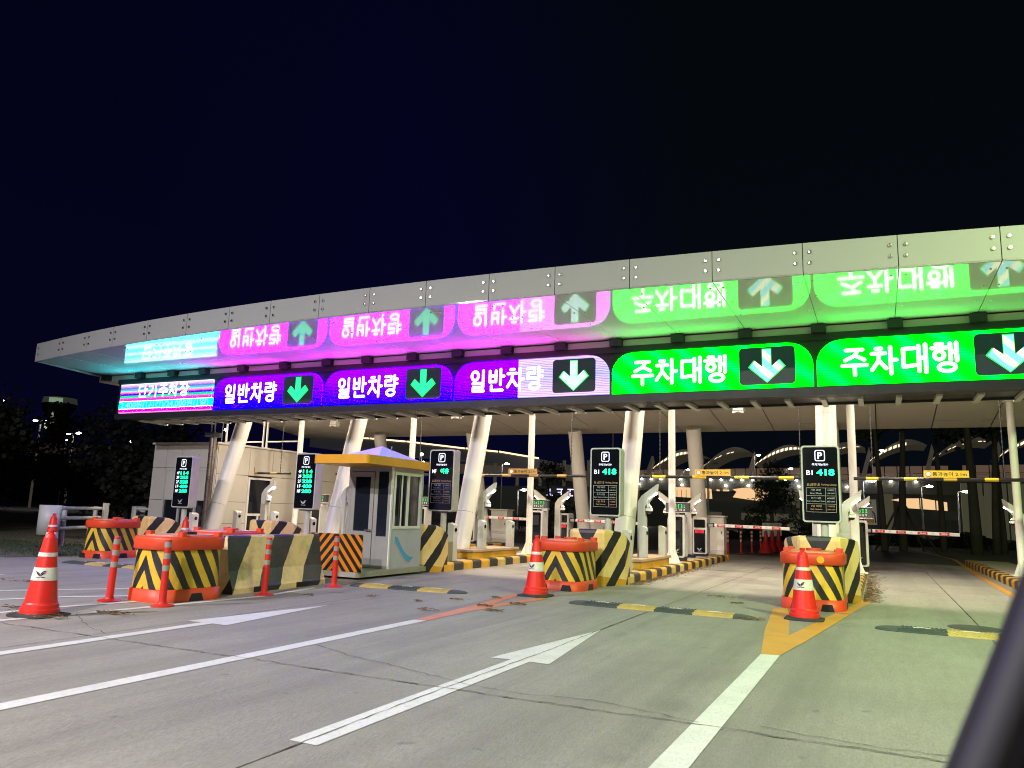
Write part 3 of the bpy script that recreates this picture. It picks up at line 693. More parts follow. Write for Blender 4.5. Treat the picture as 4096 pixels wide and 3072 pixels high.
for i in range(6):
    kind, txt, ak, lab = names[i]; x0, x1 = bx[i]+.03, bx[i+1]-.03; w = x1-x0; cx = (x0+x1)/2
    sg = thing('lane_sign', lab, 'led sign', (cx, 14.185, 3.565), group=None if i == 0 else 'lit lane signs on the gantry')
    b = MB()
    if i == 0: poly = rrect(w, .80, .02, 2, 0, .40)
    else: poly = rrect(w, .81, .42, 10, 0, .405, (0, 0, 1, 1))
    b.prism(poly, 'y', 0, .04); D_ = 0
    face = led_face('led_screen_%d' % i, kind, cx, w); glow_mats = []
    if True:
        # added rows: slanted lit face toward the road, made-up lit ledge colouring the soffit
        D_ = .022; glow_mats = [SOFGLOW_CYAN if kind == 'fee' else SOFGLOW_GRN if kind == 'green' else SOFGLOW_MAG]; ht = .80 if i == 0 else .81; rows = 30; hh = ht/rows
        for q in range(rows):
            za, zb = q*hh, (q+1)*hh; zz = zb-(ht-.42)
            hw = w/2-.005 if i == 0 or zz <= 0 else w/2-.42+math.sqrt(max(0, .42*.42-zz*zz))
            if hw <= .1: continue
            b.add([(-hw, -.0005, za), (hw, -.0005, za), (hw, -D_, zb), (-hw, -D_, zb)], [(0, 1, 2, 3)], 0)
            b.add([(-hw+.004, -D_+.0008, zb+.0002), (hw-.004, -D_+.0008, zb+.0002), (hw-.004, -.0009, zb+.0002), (-hw+.004, -.0009, zb+.0002)], [(0, 1, 2, 3)], 1)
    b.build('led_screen', [face]+glow_mats, sg)
    if i == 0:
        stroke_text(txt, 1.98, .33, .050, E_WHITE, sg, (-.05, -.004-D_, .585))
        text('2,400원(1시간)/24,000원(1일)', .24, emit('led_cyan', (.25, .95, 1.0), 1.6), sg, (.0, -.004-D_, .20), bold=.002, width=w*.95)
    else:
        tw = w*.50; stroke_text(txt, tw, .47, .064, E_WHITE, sg, (-w/2+w*.10+tw/2+.02, -.004-D_, .395))
        ax = -w/2+w*.79
        MB().prism(rrect(w*.262, .69, .07, 4, 0, 0), 'y', -.012, -.002).build('arrow_panel', ARBK, sg, (ax, -D_, .405))
        MB().prism([(x*1.09, z*1.05) for x, z in ar_poly], 'y', -.016, -.0125).build('arrow_halo', GLOWG, sg, (ax, -D_, .405))  # green glow around the arrow, drawn as a larger lit outline
        MB().prism(ar_poly, 'y', -.021, -.0165).build('arrow', arrow_led('arrow_led_%d' % ak, ak), sg, (ax, -D_, .405))

# ================================================================== UNDER-CANOPY LAMPS
def area(name, loc, size, power, col=(1, .9, .75), rot=(0, 0, 0), parent=None, spread=None):
    l = bpy.data.lights.new(name, 'AREA'); l.shape = 'DISK'; l.size = size; l.energy = power; l.color = col
    if spread: l.spread = spread
    o = bpy.data.objects.new(name, l); COL.objects.link(o); o.location = loc; o.rotation_euler = rot
    if parent: o.parent = parent
    return o
LP = [-17.8, -14.0, -10.3, -6.5, -2.75, .9]
nm = ['far left', 'left', 'left middle', 'middle', 'right middle', 'right']
for k, x in enumerate(LP):
    for (y, pw, tagy) in ((16.5, 185, 'front'), (18.6, 80, 'rear')):
        t = thing('downlight', 'round %s %s downlight set in the canopy ceiling' % (nm[k], tagy), 'ceiling lamp', (x, y, zc(y)-.01), group='ceiling downlights')
        MB().lathe([(.17, 0), (.17, -.04), (.13, -.045), (.13, 0)], 20).build('housing', WHITE, t)
        area('lamp', (0, 0, -.05), .22, pw, (1, .83, .62), parent=t)
# white wedge vehicle detectors hanging under the ceiling
cb = [(-16.2, 20.2), (-11.2, 19.6), (-7.2, 19.4), (-3.1, 19.8), (1.2, 18.9)]
for k, (x, y) in enumerate(cb):
    t = thing('vehicle_detector', 'white boxy detector hanging under the ceiling above the %s lane' % nm[k+0 if k < 5 else 5], 'detector', (x, y, zc(y)), group='hanging vehicle detectors')
    MB().tube((0, .06, 0), (0, .06, -.12), .018, n=8).tube((0, .06, -.12), (0, -.05, -.15), .014, n=8).build('bracket', GREY, t)
    b = MB(); M = Matrix.Rotation(R(-18), 4, 'X')
    b.box((0, -.05, -.24), (.25, .2, .16), 0, M); b.build('housing', WHITE, t, bevel=.006)
    b = MB(); b.prism([(-.13, -.30), (.13, -.30), (.13, -.36), (0, -.31), (-.13, -.36)], 'y', -.16, -.155); b.build('hood', WHITE, t)
    MB().tube((.06, .02, -.17), (.17, .06, -.28), .02, n=8).build('lamp_arm', CHROME, t)

# ================================================================== HEIGHT BARS
bars = [(-19.1, -15.8, -17.97, 0), (-14.1, -10.9, None, 0), (-9.75, -6.45, -8.55, 0), (-5.1, -1.0, -3.78, 1), (-.44, 2.65, .87, 2)]
for k, (x0, x1, sx, bright) in enumerate(bars):
    t = thing('height_bar', 'hanging height limit bar over the %s lane' % nm[[0, 1, 2, 4, 5][k]], 'height bar', (x0, 17.75, 2.14), group='hanging height limit bars')
    n = 13; L = (x1-x0)/n
    my = MB().tube((.0, 0, 0), (L-.002, 0, 0), .036, n=14).mesh('bar_segment', SIGNY if bright else SIGNY_O)
    mb_ = MB().tube((.0, 0, 0), (L-.002, 0, 0), .035, n=14).mesh('bar_segment', BLACK)
    for j in range(n): place('bar_segment', my if j % 3 == 1 else mb_, t, (j*L, 0, 0))
    for q in (.12, .88):
        zt = zc(17.75)-2.14
        b = MB(); z = .03
        while z < zt:
            b.tube((q*(x1-x0), 0, z), (q*(x1-x0), 0, min(z+.05, zt)), .008 if int(z*20) % 2 else .013, n=5); z += .05
        b.build('chain', DGREY, t)
    if sx is not None:
        w = .80; mt = (SIGNY_O, SIGNY_O, SIGNY)[bright] if bright != 1 else plain('height_sign_mid', (.62, .40, .05), .4, dirt=.25)
        p_ = MB().box2((0, -.05, .035), (w, -.035, .17+.005)).build('sign_plate', mt, t, (sx-x0, 0, 0))
        MB().tube((.085, -.051, .104), (.085, -.053, .104), .052, n=24).build('icon_ring', REDPR, p_)
        MB().tube((.085, -.0532, .104), (.085, -.055, .104), .042, n=24).build('icon_disc', WHP, p_)
        text('2.1m', .022, BLKP, p_, (.085, -.056, .104))
        text('통과높이 2.1m', .085, BLKP, p_, (.46, -.0515, .103), width=.60, bold=.001)

# ================================================================== PARKING INFORMATION SIGNS
def ring(w, h, r, t):
    b = MB(); a = rrect(w, h, r, 6); c = rrect(w-2*t, h-2*t, r-t*.6, 6); n = len(a)
    for y0, y1 in ((0, 0),):
        b.add([(p[0], -.004, p[1]) for p in a]+[(p[0], -.004, p[1]) for p in c], [(i, (i+1) % n, n+(i+1) % n, n+i) for i in range(n)])
    return b
def info_sign(k):
    cx = [-15.75, -11.83, -8.22, -4.63, -.85][k]; zb = [1.06, 1.12, 1.18, 1.19, 1.20][k]; H = 1.28
    lab = ['parking count sign with five green floor numbers beside the cream building', 'parking count sign with five green numbers left of the grey booth', 'parking sign reading MF in white and green right of the grey booth',
           'parking sign showing 418 above the middle crash block', 'largest looking parking sign showing 418 on the right island'][k]
    t = thing('parking_sign', lab, 'parking sign', (cx, 13.8, 0), group='parking information signs')
    MB().tube((.03, .12, .1), (.03, .12, zb+.05), .062, n=16).build('pole', GREY, t)
    MB().box2((-.14, .04, zb-.03), (.2, .2, zb)).build('bracket', DGREY, t)
    MB().prism(rrect(.60, H, .05, 5, 0, zb+H/2), 'y', 0, .24).build('case', GREY, t, bevel=.008)
    f = MB().prism(rrect(.545, H-.055, .035, 5, 0, zb+H/2), 'y', -.006, .01).build('display_panel', BLACKG, t)
    zt = zb+H
    r_ = ring(.165, .19, .035, .016).build('logo_frame', E_WHITE2, t, (0, -.005, zt-.17))
    text('P', .115, E_WHITE2, t, (0, -.009, zt-.17), width=.075, bold=.004)
    text('주차가능대수', .045, E_WHITE2, t, (0, -.009, zt-.32), width=.26, bold=.001)
    if k < 2:
        for j, (a, c) in enumerate((('4F', '114'), ('3F', '355'), ('2F', '328'), ('1F', '400'), ('MF', '280'))):
            z = zt-.42-j*.112
            text(a, .075, E_WHITE2, t, (-.16, -.009, z), width=.10, bold=.002); text(c, .082, E_GREENC, t, (.06, -.009, z), width=.28, bold=.003)
        emblem(t, (0, -.009, zb+.16), .16, E_SILV)
    else:
        a, c = ('MF', '이유') if k == 2 else ('B1', '418')
        text(a, .08, E_WHITE2, t, (-.17, -.009, zt-.455), width=.10, bold=.002)
        text(c, .11, E_GREENC, t, (.08, -.009, zt-.45), width=.28 if k > 2 else .2, bold=.004)
        text('요금안내', .05, E_GOLD, t, (-.12, -.009, zt-.655), width=.20); text('Parking Charge', .04, E_GOLD, t, (.13, -.009, zt-.66), width=.235)
        g = MB()
        for z in (.71, .84, .975, 1.11): g.box2((-.23, -.0075, zt-z-.002), (.23, -.0065, zt-z+.002))
        for x in (-.23, .07, .23): g.box2((x-.002, -.0078, zt-1.11), (x+.002, -.0068, zt-.71))
        g.build('table_lines', E_SILV, t)
        for j, (a1, a2, b1, b2, mm) in enumerate((('기본 30분', 'First 30min', '1,200원', '1,200 KRW', E_SILV), ('추가 15분', 'Every Additional 15min', '600원', '600 KRW', E_SILV), ('1일 최대', 'Daily Maximum', '24,000원', '24,000 KRW', E_GOLD))):
            z = zt-.745-j*.133
            text(a1, .036, mm, t, (-.08, -.009, z), width=.16); text(a2, .028, mm, t, (-.08, -.009, z-.055), width=.18 if j != 1 else .27)
            text(b1, .032, mm, t, (.15, -.009, z), width=.11); text(b2, .026, mm, t, (.15, -.009, z-.055), width=.12)
for k in range(5): info_sign(k)

# ================================================================== PLATE-CAMERA MASTS
def lpr(x, y, s, lab, zoff=0):
    t = thing('camera_mast', lab, 'camera post', (x, y, .165), group='number plate camera masts')
    k = s
    def fl(p): q = [(a*k, c) for a, c in p]; return q if k > 0 else q[::-1]
    MB().box2((-.16, -.12, 0), (.16, .12, .09)).build('foot', BLACK, t, bevel=.02)
    MB().prism(fl([(-.10, .09), (.08, .09), (.08, 1.0), (.06, 1.06), (.06, 1.26), (.14, 1.34), (.31, 1.56), (.33, 1.72), (.29, 1.70), (-.02, 1.47), (-.10, 1.34)]), 'y', -.05, .05).build('mast', GREY, t, bevel=.008)
    MB().prism(fl([(.10, 1.225), (.185, 1.235), (.13, 1.30), (.12, 1.36), (.15, 1.42), (.31, 1.545), (.30, 1.575), (.12, 1.45), (.09, 1.37), (.10, 1.29)]), 'y', -.062, .062).build('hook_trim', WHITE, t)
    M = Matrix.Rotation(-k*R(37), 4, 'Y')
    MB().box((k*.225, 0, 1.468), (.20, .10, .012), 0, M).build('led_strip', LEDB, t)
    MB().tube((k*.13, -.0, 1.155), (k*.13, 0, 1.215), .075, n=16).build('camera_housing', WHITE, t)
    MB().lathe([(.058, 0), (.05, -.03), (.03, -.05), (.001, -.058)], 16, c=(k*.13, 0, 1.155)).build('dome', BLACKG, t)
    l = bpy.data.lights.new('mast_led', 'SPOT'); l.energy = 14; l.color = (.9, .95, 1); l.spot_size = R(120); l.shadow_soft_size = .05
    o = bpy.data.objects.new('mast_led', l); COL.objects.link(o); o.parent = t; o.location = (k*.25, 0, 1.42); o.rotation_euler = (0, -k*R(25), 0)
    return t
for x, y, s, lab in [(-15.9, 16.9, 1, 'camera mast with lit strip on the leftmost island by the cream building'), (-8.42, 16.1, 1, 'camera mast with bright strip beside the tall white column right of the booth'),
                     (-8.55, 21.2, 1, 'smaller camera mast with bright strip behind the ticket machine of the third island'), (-4.48, 15.85, 1, 'camera mast with bright strip just right of the 418 sign of the middle island'),
                     (-4.62, 20.9, 1, 'camera mast with bright strip behind the ticket machine of the middle island'), (-.62, 17.3, 1, 'camera mast leaning right beside the slim post of the right island'),
                     (-.5, 20.9, 1, 'camera mast in front of the white road guide sign'), (-12.4, 17.0, -1, 'camera mast leaning left next to the green number sign'),
                     (-12.05, 15.6, 1, 'camera mast between booth and the MF parking sign'), (-8.75, 20.6, -1, 'unlit camera mast leaning left above the green display'),
                     (-4.95, 20.2, -1, 'camera mast leaning left behind the slim post of the middle island'), (-1.2, 17.6, -1, 'camera mast leaning left behind the right parking sign'),
                     (2.98, 21.4, -1, 'camera mast leaning left at the right end of the photo')]:
    lpr(x, y, s, lab)

# ---- sensor bollards
def bollard(x, y, z, lab, h=.66):
    t = thing('sensor_bollard', lab, 'bollard', (x, y, z), group='grey sensor bollards')
    MB().prism([(-.07, 0), (.07, 0), (.07, h), (.0, h+.035), (-.07, h+.045)], 'y', -.09, .09).build('body', GREY, t, bevel=.01)
    MB().tube((.07, 0, h-.1), (.08, 0, h-.1), .042, n=18).build('sensor', BLACKG, t)
for k in range(5):
    cx = IC[k]; o = ORD[k]
    bollard(cx+.34, 14.1, .165, 'grey sensor bollard right behind the crash block of the %s island' % o, .74)
    bollard(cx+.2, 15.7, .37, 'front grey bollard on the plinth of the %s island' % o, .60)
    bollard(cx+.24, 17.1, .37, 'rear grey bollard on the plinth of the %s island' % o, .60)

# ---- ticket machines with displays
def kiosk(x, y, lab, lab2):
    t = thing('ticket_machine', lab, 'ticket machine', (x, y, .165), group='ticket machines')
    MB().box2((-.18, -.14, 0), (.18, .16, .1)).build('foot', BLACK, t)
    MB().prism(rrect(.38, 1.02, .05, 4, 0, .60), 'y', -.16, .18).build('case', GREY, t, bevel=.01)
    MB().prism(rrect(.28, .93, .03, 4, 0, .60), 'y', -.172, -.15).build('front_panel', BLACKG, t)
    MB().box2((-.09, -.178, .72), (.09, -.165, .98)).build('screen', BLACK, t)
    emblem(t, (0, -.18, .26), .12, E_SILV)
    MB().box2((-.03, -.02, 1.11), (.03, .04, 1.18)).build('neck', GREY, t)
    MB().box2((-.29, -.08, 1.17), (.29, .06, 1.40)).build('display_case', DGREY, t)
    MB().box2((-.31, -.1, 1.40), (.31, .08, 1.41)).box2((-.31, -.1, 1.16), (.31, .08, 1.17)).build('display_visor', WHITE, t)
    glyph_rows(t, (0, -.084, 1.325), .42, .085, 6, E_GREEN, int(x*10)); glyph_rows(t, (0, -.084, 1.232), .38, .055, 6, E_WARMW, int(x*7))
kiosk(-15.65, 19.0, 'ticket machine with green display on the leftmost island', '')
kiosk(-12.25, 19.6, 'ticket machine with green display just right of the booth', '')
kiosk(-8.5, 19.6, 'ticket machine with green display left of the 418 middle sign', '')
kiosk(-4.45, 18.9, 'ticket machine with green display on the middle island', '')
kiosk(-.42, 19.3, 'ticket machine in front of the white road guide sign', '')
def gate(x, y, lab, arm_lab, L=2.05, arm=True):
    t = thing('gate_machine', lab, 'gate machine', (x, y, .165), group='barrier gate machines')
    MB().box2((-.17, -.15, 0), (.17, .2, .08)).build('foot', BLACK, t)
    MB().prism(rrect(.40, 1.0, .05, 4, 0, .57), 'y', -.17, .25).build('case', GREY, t, bevel=.01)
    MB().prism(rrect(.30, .62, .02, 3, 0, .42), 'y', -.182, -.16).build('front_panel', BLACKG, t)
    MB().prism(rrect(.30, .22, .02, 3, 0, .90), 'y', -.182, -.16).build('upper_panel', BLACKG, t)
    glyph_rows(t, (0, -.187, .68), .25, .085, 4, E_RED, 1, True)
    emblem(t, (0, -.186, .2), .14, E_SILV)
    if arm:
        a = MB().prism(rrect(.06, .088, .02, 3), 'x', .13, L).build('gate_arm', WHP, t, (.26, -.05, .865), (0, R(.8), 0)); a['label'] = arm_lab
        MB().box2((-.06, -.05, -.05), (.12, .03, .055)).build('clamp', BLACK, a)
        for j in range(3): MB().box2((-.03, -.054, -.035+j*.028), (.09, -.05, -.022+j*.028)).build('clamp_stripe', WHP, a)
        n = 4; seg = (L-.16)/n
        for j in range(n):
            xx = .20+j*seg
            MB().box2((xx, -.034, -.034), (xx+.22, -.0305, .034)).build('red_block', REDPR, a)
            text('정지' if j % 2 == 0 else 'STOP', .042, WHP, a, (xx+.11, -.0352, 0), width=.13, bold=.001)
            if j < n-1: emblem(a, (xx+.34, -.0312, .012), .07, E_SILV)
gate(-12.1, 22.4, 'gate machine half hidden beside the tall white column right of the booth', 'red and white gate arm right of the booth column', 2.3)
gate(-8.75, 22.2, 'gate machine with red digits left of the middle 418 sign', 'red and white gate arm behind the middle 418 sign', 2.3)
gate(-4.52, 21.9, 'gate machine with red digits on the middle island', 'red and white gate arm across the middle right lane', 2.1)
gate(-.55, 22.3, 'gate machine hidden behind the ticket machine of the right island', 'red and white gate arm across the rightmost lane', 2.1)
def cabinet(x, y, lab, w=.62):
    t = thing('control_cabinet', lab, 'cabinet', (x, y, .165), group='white control cabinets')
    MB().box2((-w/2, 0, 0), (w/2, .45, .12)).build('plinth', GREY, t)
    MB().box2((-w/2, -.005, .121), (w/2, .46, 1.10)).build('body', WHITE, t, bevel=.005)
    MB().box2((-w/2-.04, -.05, 1.101), (w/2+.04, .5, 1.14)).build('top', WHITE, t)
    MB().box2((-w/2+.04, -.014, .16), (w/2-.04, -.006, 1.07)).build('door', WHITE, t)
    MB().box2((w/2-.08, -.02, .6), (w/2-.06, -.0145, .68)).build('handle', BLACK, t)
cabinet(-12.0, 24.2, 'white control cabinet right of the tall column beside the booth'); cabinet(-8.45, 24.4, 'white control cabinet behind the middle 418 sign')
cabinet(-4.5, 23.6, 'white control cabinet beside the middle gate machine')

# ================================================================== WATER BARRIERS
BARM = stripes('barrel_chevrons', 'barrel', c1=(.70, .44, .03), worn=.28)
def wb_outline(hw, hl, r, n=7):
    # starts at the rear centre, runs round; s measured from the front centre
    pts = [(0, -hl)]
    for i in range(n+1): a = R(-90+90*i/n); pts.append((hw-r+r*math.cos(a), -hl+r+r*math.sin(a)))
    for i in range(n+1): a = R(90*i/n); pts.append((hw-r+r*math.cos(a), hl-r+r*math.sin(a)))
    pts.append((0, hl)); return pts
def water_barrier(x, y, rz, lab, hw=.42, hl=.56, reflect=None, seed=0):
    t = thing('water_barrier', lab, 'water barrier', (x, y, 0), rz, 'orange water filled barriers')
    def solid(hw, hl, r, z, ins=0, mat=ORANGE, name='shell', stripe=False):
        half = wb_outline(hw, hl, r); S_ = [0]
        for a, c in zip(half[:-1], half[1:]): S_.append(S_[-1]+math.hypot(c[0]-a[0], c[1]-a[1]))
        full = [(-p[0], p[1], -s) for p, s in zip(half[::-1], S_[::-1])][:-1]+[(p[0], p[1], s) for p, s in zip(half, S_)][:-1]
        L = []; U = []
        for zz, f in z:
            L.append([(p[0]*f, p[1]*f, zz) for p in full]+[(half[-1][0], half[-1][1]*f, zz)]); U.append([(p[2], zz) for p in full]+[(S_[-1], zz)])
        b = MB(); n = len(L[0])
        b.add([p for l in L for p in l], [(k*n+i, k*n+i+1, (k+1)*n+i+1, (k+1)*n+i) for k in range(len(L)-1) for i in range(n-1)], 0, [u for l in U for u in l], True)
        b.add(L[-1], [tuple(range(n))]); b.add(L[0], [tuple(range(n))[::-1]])
        return b.build(name, mat, t)
    solid(hw, hl, .26, [(0, 1), (.145, .985), (.15, .95)], name='base')
    solid(hw-.03, hl-.03, .25, [(.151, 1.0), (.615, .985)], mat=BARM, name='chevron_sheet')
    solid(hw, hl, .27, [(.616, .97), (.628, 1.0), (.74, 1.0), (.765, .985), (.775, .95)], name='top_band')
    solid(hw-.10, hl-.12, .2, [(.7755, 1.0), (.792, .99)], mat=PLID, name='lid')
    for sx, sy_ in ((-1, -.55), (1, -.55), (-1, .8), (1, .8)):
        MB().prism(rrect(.10, .08, .015, 2, sx*(hw-.09), sy_*(hl-.1)), 'z', .776, .83).build('lug', ORANGE, t, bevel=.008)
    MB().tube((0, .1, .793), (0, .1, .825), .11, n=20).build('filler_cap', BLACK if seed % 2 else ORANGE, t)
    for nx in (-.2, .2) if seed != 1 else ():
        b = MB(); b.prism([(nx-.09, 0), (nx+.09, 0), (nx+.06, .095), (nx-.06, .095)], 'y', -hl-.004, -hl+.10); b.build('fork_notch', BLACK, t)
    b = MB(); b.prism([(-.11, 0), (.11, 0), (.07, .095), (-.07, .095)], 'x', hw-.06, hw+.004); b.build('fork_notch', BLACK, t)
    if reflect: 
        for xx in reflect: MB().tube((xx, -hl+.004, .69), (xx, -hl-.012, .69), .05, n=20).build('reflector', REFA, t)
PLID = plain('orange_lid_pale', (.66, .20, .10), .45, dirt=.4, dcol=(.35, .28, .2)); REFA = plain('amber_reflector', (.8, .36, .02), .25, dirt=.15, coat=.5)
REFO = REFA
water_barrier(-8.05, 7.12, R(-4), 'large striped water barrier nearest the camera at left with a black cap', hl=.50, hw=.40, seed=1)
water_barrier(-14.75, 11.25, R(2), 'striped water barrier furthest left beside the grass verge', hw=.39, hl=.5, seed=2)
water_barrier(-9.05, 8.85, R(3), 'orange water barrier mostly hidden behind the concrete barrier', seed=4)
water_barrier(-4.68, 12.05, R(-3), 'striped water barrier in front of the middle crash block', hl=.5, seed=6)
water_barrier(-.88, 12.12, 0, 'striped water barrier with round amber reflector behind the right cone', reflect=(.13,), seed=8, hw=.43)

# ---- concrete jersey barrier
JM = stripes('jersey_paint', 'jersey', c1=(.82, .58, .30), c2=(.022, .020, .036), worn=.4)
t = thing('jersey_barrier', 'worn yellow and black concrete barrier between red posts and the booth', 'concrete barrier', (-8.1, 7.85, 0), R(2))
prof = [(.27, 0), (.27, .07), (.25, .10), (.17, .30), (.10, .74), (.08, .765)]
full = prof+[(-x, z) for x, z in prof[::-1]]
b = MB(); L2 = 2.0; ny = 8
vs = []; uv = []
ss = [0]; 
for a, c in zip(full[:-1], full[1:]): ss.append(ss[-1]+math.hypot(a[0]-c[0], a[1]-c[1]))
for j in range(ny+1):
    yy = L2*j/ny
    for (x, z), s_ in zip(full, ss): vs.append((x+rng.uniform(-.003, .003), yy, z)); uv.append((yy, z))
n = len(full)
b.add(vs, [(j*n+i, (j+1)*n+i, (j+1)*n+i+1, j*n+i+1)[::-1] for j in range(ny) for i in range(n-1)], 0, uv)
b.add(vs[:n], [tuple(range(n))], 0, [(v[0]+.4, v[2]) for v in vs[:n]]); b.add(vs[-n:], [tuple(range(n))[::-1]], 0, [(v[0]+.7, v[2]) for v in vs[-n:]])
b.build('concrete_body', JM, t)
for yy in (.55, 1.45): MB().box2((.262, yy-.14, 0), (.275, yy+.14, .075)).build('drain_slot', BLACK, t)

# ---- chevron board on the booth base
BRD = stripes('board_chevrons', 'board', c1=(.60, .19, .01), c2=(.01, .01, .012), worn=.1, rough=.3)
t = thing('chevron_board', 'orange and black chevron board standing before the booth door', 'chevron board', (-8.40, 10.70, .13))
b = MB(); b.add([(-.56, 0, 0), (.56, 0, 0), (.56, 0, .62), (-.56, 0, .62)], [(0, 1, 2, 3)], 0, [(-.56, 0), (.56, 0), (.56, .62), (-.56, .62)]); b.box2((-.56, .002, 0), (.56, .02, .62), 1)
b.build('board', [BRD, GREY], t)
for x in (-.45, .45): MB().box2((x-.02, .021, 0), (x+.02, .05, .6)).build('stay', GREY, t)

# ================================================================== CONES
def cone(x, y, lab, rz=0, h=.88, seed=0, lean=(0, 0)):
    t = thing('traffic_cone', lab, 'traffic cone', (x, y, 0), rz, 'tall red traffic cones'); t.rotation_euler = (lean[0], lean[1], rz)
    MB().prism(rrect(.46, .46, .09, 4), 'z', 0, .018).lathe([(.21, .018), (.185, .035), (.17, .036)], 28).build('rubber_base', RUBBER, t, bevel=.006)
    k = h/.88
    def rr(z): return .165-(z-.05)*(.165-.072)/.65
    prof = [(.185, .036), (.182, .075), (.172, .08), (.168, .12), (.160, .125)]
    MB().lathe(prof+[(rr(.14)-.002, .14), (rr(.36), .36)], 32).build('lower_body', CONER, t)
    MB().lathe([(rr(.36), .36), (rr(.36)+.004, .361), (rr(.49)+.004, .489), (rr(.49), .49)], 32).build('reflective_band', CONEW, t)
    MB().lathe([(rr(.49), .49), (rr(.60), .60)], 32).build('middle_body', CONER, t)
    MB().lathe([(rr(.60), .60), (rr(.60)+.004, .601), (rr(.64)+.004, .639), (rr(.64), .64)], 32).build('reflective_band', CONEW, t)
    MB().lathe([(rr(.64), .64), (rr(.76), .76), (.060, .79), (.038, .825), (.026, .835), (.026, .85), (.034, .853), (.034, .875), (.001, .878)], 32).build('top_body', CONER, t)
    a = R(-60) if seed == 0 else R(-100)
    e_ = emblem(t, (math.cos(a)*(rr(.43)+.008), math.sin(a)*(rr(.43)+.008), .435), .10, BLKP); e_.rotation_euler = (R(-8), 0, a+R(90))
    return t
cone(-7.85, 5.25, 'nearest red and white cone at the left edge of the photo', R(8), lean=(0, R(1.5)))
cone(-15.7, 10.55, 'red and white cone behind the nearest left cone by the metal rail', R(20))
cone(-13.8, 12.3, 'red cone peeking out behind the nearest striped water barrier', 0)
cone(-4.61, 10.6, 'red and white cone left of the middle striped water barrier', 0, seed=1)
cone(-.89, 10.48, 'red and white cone with torn band before the right water barrier', 0, seed=1)

# ---- delineator posts
def delineator(x, y, lab, h=.76, rz=0, tilt=0):
    t = thing('flexible_post', lab, 'flexible post', (x, y, 0), rz, 'red flexible lane posts'); t.rotation_euler = (0, tilt, rz)
    MB().lathe([(.001, 0), (.13, 0), (.13, .012), (.06, .03), (.045, .05), (.044, .06)], 20).build('foot', REDP, t)
    MB().lathe([(.042, .05), (.038, h*.99), (.034, h), (.001, h)], 18).build('tube', REDP, t)
    for z in (.40, .54, .67) if h > .7 else (.4, .55, .66): MB().lathe([(.0405, z*h/.76), (.0405, (z+.065)*h/.76)], 18).build('reflective_band', BANDG if y < 12 else CONEW, t)
delineator(-8.38, 6.45, 'red post standing left of the nearest striped water barrier', tilt=R(2))
delineator(-7.54, 6.5, 'red post standing right before the nearest striped water barrier')
delineator(-7.5, 8.1, 'red post in front of the concrete barrier', tilt=R(1.5)); delineator(-7.52, 9.6, 'red post in front of the orange chevron board')
for k, (x, y) in enumerate([(-4.82, 27.9), (-4.5, 28.7), (-4.28, 29.8), (-4.12, 31.0)]):
    delineator(x, y, ['first', 'second', 'third', 'fourth'][k]+' far red post beyond the middle gate arm, counted from the cabinet', .82)
for k, (x, y) in enumerate([(-3.9, 30.8), (-3.85, 32.3), (-3.8, 34.0)]):
    t = thing('banner_cone', ['nearest', 'middle', 'furthest'][k]+' red cone with white banner beyond the gate arm tip', 'traffic cone', (x, y, 0), group='far red cones with banners')
    MB().lathe([(.28, 0), (.27, .04), (.1, .42), (.06, .8), (.001, .82)], 20).build('cone_body', REDP, t)
    MB().box2((-.13, -.03, .6), (.13, .0, 1.12)).build('banner', WHP, t)
    text('주\n차\n금\n지', .115, BLKP, t, (0, -.034, .86))

# ================================================================== RUBBER SPEED BUMPS
RB = plain('rubber_dark', (.045, .055, .065), .6, dirt=.5, dscale=8, dcol=(.09, .09, .085)); RY = plain('rubber_yellow', (.50, .36, .12), .6, dirt=.5, dscale=8, dcol=(.25, .19, .1))
def bump_segment(mat, end=0, wd=.35):
    b = MB(); hl = .245; prof = [(-wd/2, .0), (-wd/2, .008), (-wd*.3, .032), (-wd*.1, .042), (wd*.1, .042), (wd*.3, .032), (wd/2, .008), (wd/2, 0)]
    if end:
        L = []
        for j in range(7):
            a = j/6*math.pi/2; x = end*(hl-.0)*(-1+1.0*math.sin(a)*1.0) if False else end*(-.245+.40*math.sin(a)*.6); f = max(.15, math.cos(a*.9))
            L.append([(x, y*f, z*f+.001) for y, z in prof])
        b.loops(L if end > 0 else [l for l in L], 0, True)
    else:
        b.prism([(y, z) for y, z in prof], 'x', -hl, hl, 0)
        for j in range(11):
            for sgn in (-1, 1):
                x = -hl+.025+j*.043; M = Matrix.Rotation(R(38*sgn), 4, 'Z') @ Matrix.Rotation(R(13*-sgn*-1), 4, 'X')
                b.box((x, sgn*.105, .029), (.014, .11, .016), 0, Matrix.Rotation(R(38*sgn), 4, 'Z') @ Matrix.Rotation(R(-14*sgn), 4, 'X'))
    return b.mesh('rubber_segment', mat)
SEG = {c: bump_segment(m_) for c, m_ in (('b', RB), ('y', RY))}; SEG['r'] = bump_segment(RB, 1); SEG['l'] = bump_segment(RB, -1)
chv = MB(); chv.prism([(-.09, -.03), (0, .02), (.09, -.03), (.09, .0), (0, .06), (-.09, .0)], 'z', .043, .047)
chv_m = chv.mesh('reflector_chevron', CONEW)
def speed_bump(x, y, pat, lab, rz=0):
    t = thing('speed_bump', lab, 'speed bump', (x, y, .001), rz, 'rubber speed bumps')
    for j, c in enumerate(pat):
        sgm = place('rubber_segment', SEG[c], t, (j*.495, 0, 0))
        if c in 'yb': place('reflector_chevron', chv_m, sgm, (0, 0, 0))
speed_bump(-14.0, 9.75, 'lbybyr', 'rubber speed bump at far left behind the red post', R(1))
speed_bump(-7.5, 10.0, 'lybyr', 'rubber speed bump in front of the booth', R(5))
